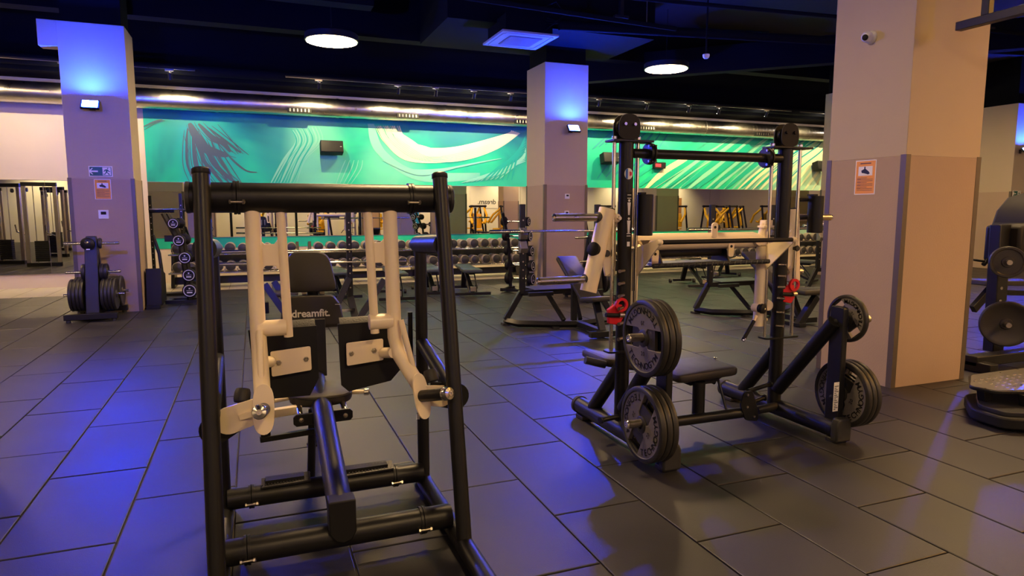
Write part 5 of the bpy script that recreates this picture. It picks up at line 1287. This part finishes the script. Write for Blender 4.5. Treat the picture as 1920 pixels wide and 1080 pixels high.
for k, (x, y, rz) in enumerate(((11.4, -4.6, 1.0), (15.0, 1.2, 2.2), (17.2, .2, .6), (19.4, 1.0, -.5), (21.6, .2, .9), (23.0, 2.2, 2.0), (6.2, -4.8, .4), (22.4, 2.0, .2), (24.0, 1.4, 1.5), (25.4, 2.4, 3.0), (27.0, 2.0, 2.4), (24.8, -.6, .8), (26.6, -1.0, 2.0), (10.6, -1.2, .3), (12.2, -2.6, 2.2))):
    dup(ym, (x, y, 0), rz, f'machine with yellow arms in the mirror, {["first","second","third","fourth","fifth","sixth","seventh","eighth","ninth","tenth","eleventh","twelfth","thirteenth","fourteenth","fifteenth","last"][k+1]} of the row')
def cable_tower(x, y, label):
    t = thing('cable_tower', (x, y, 0), label, 'gym machine', 'cable towers reflected in the mirrors')
    for s in (-1, 1):
        MB().bar((x+s*.35, y, 0), (x+s*.35, y, 2.25), .09, .07, (0,1,0)).build('post', STL, t, .004)
        MB().tube([(x+s*.12, y+.1, .1), (x+s*.12, y+.1, 2.15)], .012, 10).build('guide_rod', CHR, t)
        MB().lathe([(.06,-.015),(.05,0),(.06,.015)], (x+s*.25, y+.1, 2.05), (1,0,0), 18).build('pulley', BLK, t)
    MB().bar((x-.4, y, 2.2), (x+.4, y, 2.2), .1, .1).build('head_beam', BLK, t, .004)
    MB().bar((x-.4, y, .06), (x+.4, y, .06), .12, .1).build('base_beam', BLK, t, .004)
    for k in range(10): MB().box((x-.16, y+.04, .15+k*.055), (x+.16, y+.17, .20+k*.055)).build('stack_plate', BLKM, t, .003)
    MB().tube([(x, y-.3, 1.1), (x, y-.35, .9), (x+.2, y-.5, .8)], .02, 10).build('handle_arm', CHR, t)
    return t
ct = cable_tower(-5.3, 9.6, 'grey-posted cable tower reflected in the left mirror')
for k, (x, y, rz) in enumerate(((-6.4, 8.4, .3), (-4.4, 8.2, -.2), (-7.4, 6.8, 0), (-6.0, 5.4, .5), (-4.9, 3.6, .1), (-8.2, 3.8, 0), (-6.8, 1.6, .2), (-4.6, 6.0, 1.2), (3.2, -4.2, 0), (5.4, -5.4, .4), (1.2, -4.6, -.3))):
    dup(ct, (x, y, 0), rz, f'cable tower reflected in the {"left" if x < 0 else "long"} mirror, {ordinal(k+1)} of the group')
for k, (x, y, rz) in enumerate(((-3.9, 2.0, .4), (-3.2, -3.9, 1.2), (.2, -3.4, 2.5), (2.9, -1.9, .6), (7.6, -4.0, 1.8))):
    dup(ym, (x, y, 0), rz, f'dark and yellow machine behind the camera, {ordinal(k)} one')
# banner, posters and wall lettering on the wall behind the camera
bn = thing('wall_poster', (8.4, YB+.01, 1.2), 'teal and blue poster on the wall seen in the mirror', 'poster')
MB().box((7.9, YB, .5), (9.0, YB+.02, 2.1)).build('frame', PILL, bn)
MB().box((8.0, YB+.02, .6), (8.9, YB+.024, 2.0)).build('blue_print', BLUEP, bn)
MB().box((8.15, YB+.024, .72), (8.75, YB+.026, .80)).build('white_print', WHP, bn)
MB().prism([(8.05, YB+.024, 1.5), (8.5, YB+.024, 1.65), (8.85, YB+.024, 1.45), (8.85, YB+.024, 1.8), (8.05, YB+.024, 1.9)], (0, .001, 0)).build('pale_shape', mat('poster_teal', (.02,.4,.45), .5), bn)
bo = thing('wall_board', (25.5, YB+.01, 1.0), 'brown wooden board with a blue panel and a rounded cream panel', 'board')
MB().box((24.6, YB, .5), (26.9, YB+.03, 2.3)).build('wood_back', mat('wood_brown', (.30,.13,.04), .5, 0, .2, 5), bo)
MB().box((24.8, YB+.03, .7), (25.4, YB+.05, 2.1)).build('blue_panel', mat('panel_blue', (.01,.28,.5), .4), bo, .05)
MB().prism([(x, YB+.03, z) for x, z in rnd([(25.5,.65),(26.5,.65),(26.6,2.25),(25.5,2.25)], .3, 6)], (0, .02, 0)).build('cream_panel', CREAMW, bo)
tv = thing('television', (24.5, YB+.1, 2.6), 'black television high on the rear wall, seen in the mirror', 'television')
MB().box((23.9, YB+.02, 2.35), (25.6, YB+.1, 3.3)).build('screen', BLKM, tv, .01)
sg = thing('wall_sign', (13.4, YB+.02, 2.0), 'dark lettering on the bright cream rear wall, seen in the mirror', 'sign')
MB().box((12.0, YB, 1.6), (15.2, YB+.02, 2.9)).build('panel', CREAMW, sg)
text('lettering', 'dream.', .42, frame_m((13.05, YB+.024, 1.98), (-1,0,0), (0,0,1)), PLTT, sg, .004)
rp = tag(recenter(MB().box((10.9, YB+.002, .9), (11.6, YB+.022, 2.3)).build('red_panel', RED)), 'red wall panel with a white emblem on the rear wall', 'panel')
tw = thing('exit_sign', (5.415, -2.4, 2.05), 'green exit sign on the rear pillar, seen in the mirror', 'sign')
MB().box((5.26, -2.40, 1.97), (5.57, -2.388, 2.13)).build('green_field', GRN, tw)
MB().prism([(5.40, -2.387, 2.07), (5.40, -2.387, 2.03), (5.50, -2.387, 2.03), (5.50, -2.387, 2.0), (5.55, -2.387, 2.05), (5.50, -2.387, 2.10), (5.50, -2.387, 2.07)], (0, .001, 0)).build('arrow', WHP, tw)

# small joined pieces (printing, bolts in a row, grille slats) that nobody would pick apart
for o in bpy.data.objects:
    if o.parent and o.name.split('.')[0] in ('lettering', 'number_print', 'small_print', 'label_print', 'figures_print', 'bolt_row', 'pin_holes', 'slats', 'grip_ribs', 'edge_ribs', 'bolts', 'maker_plate'):
        o['kind'] = 'stuff'
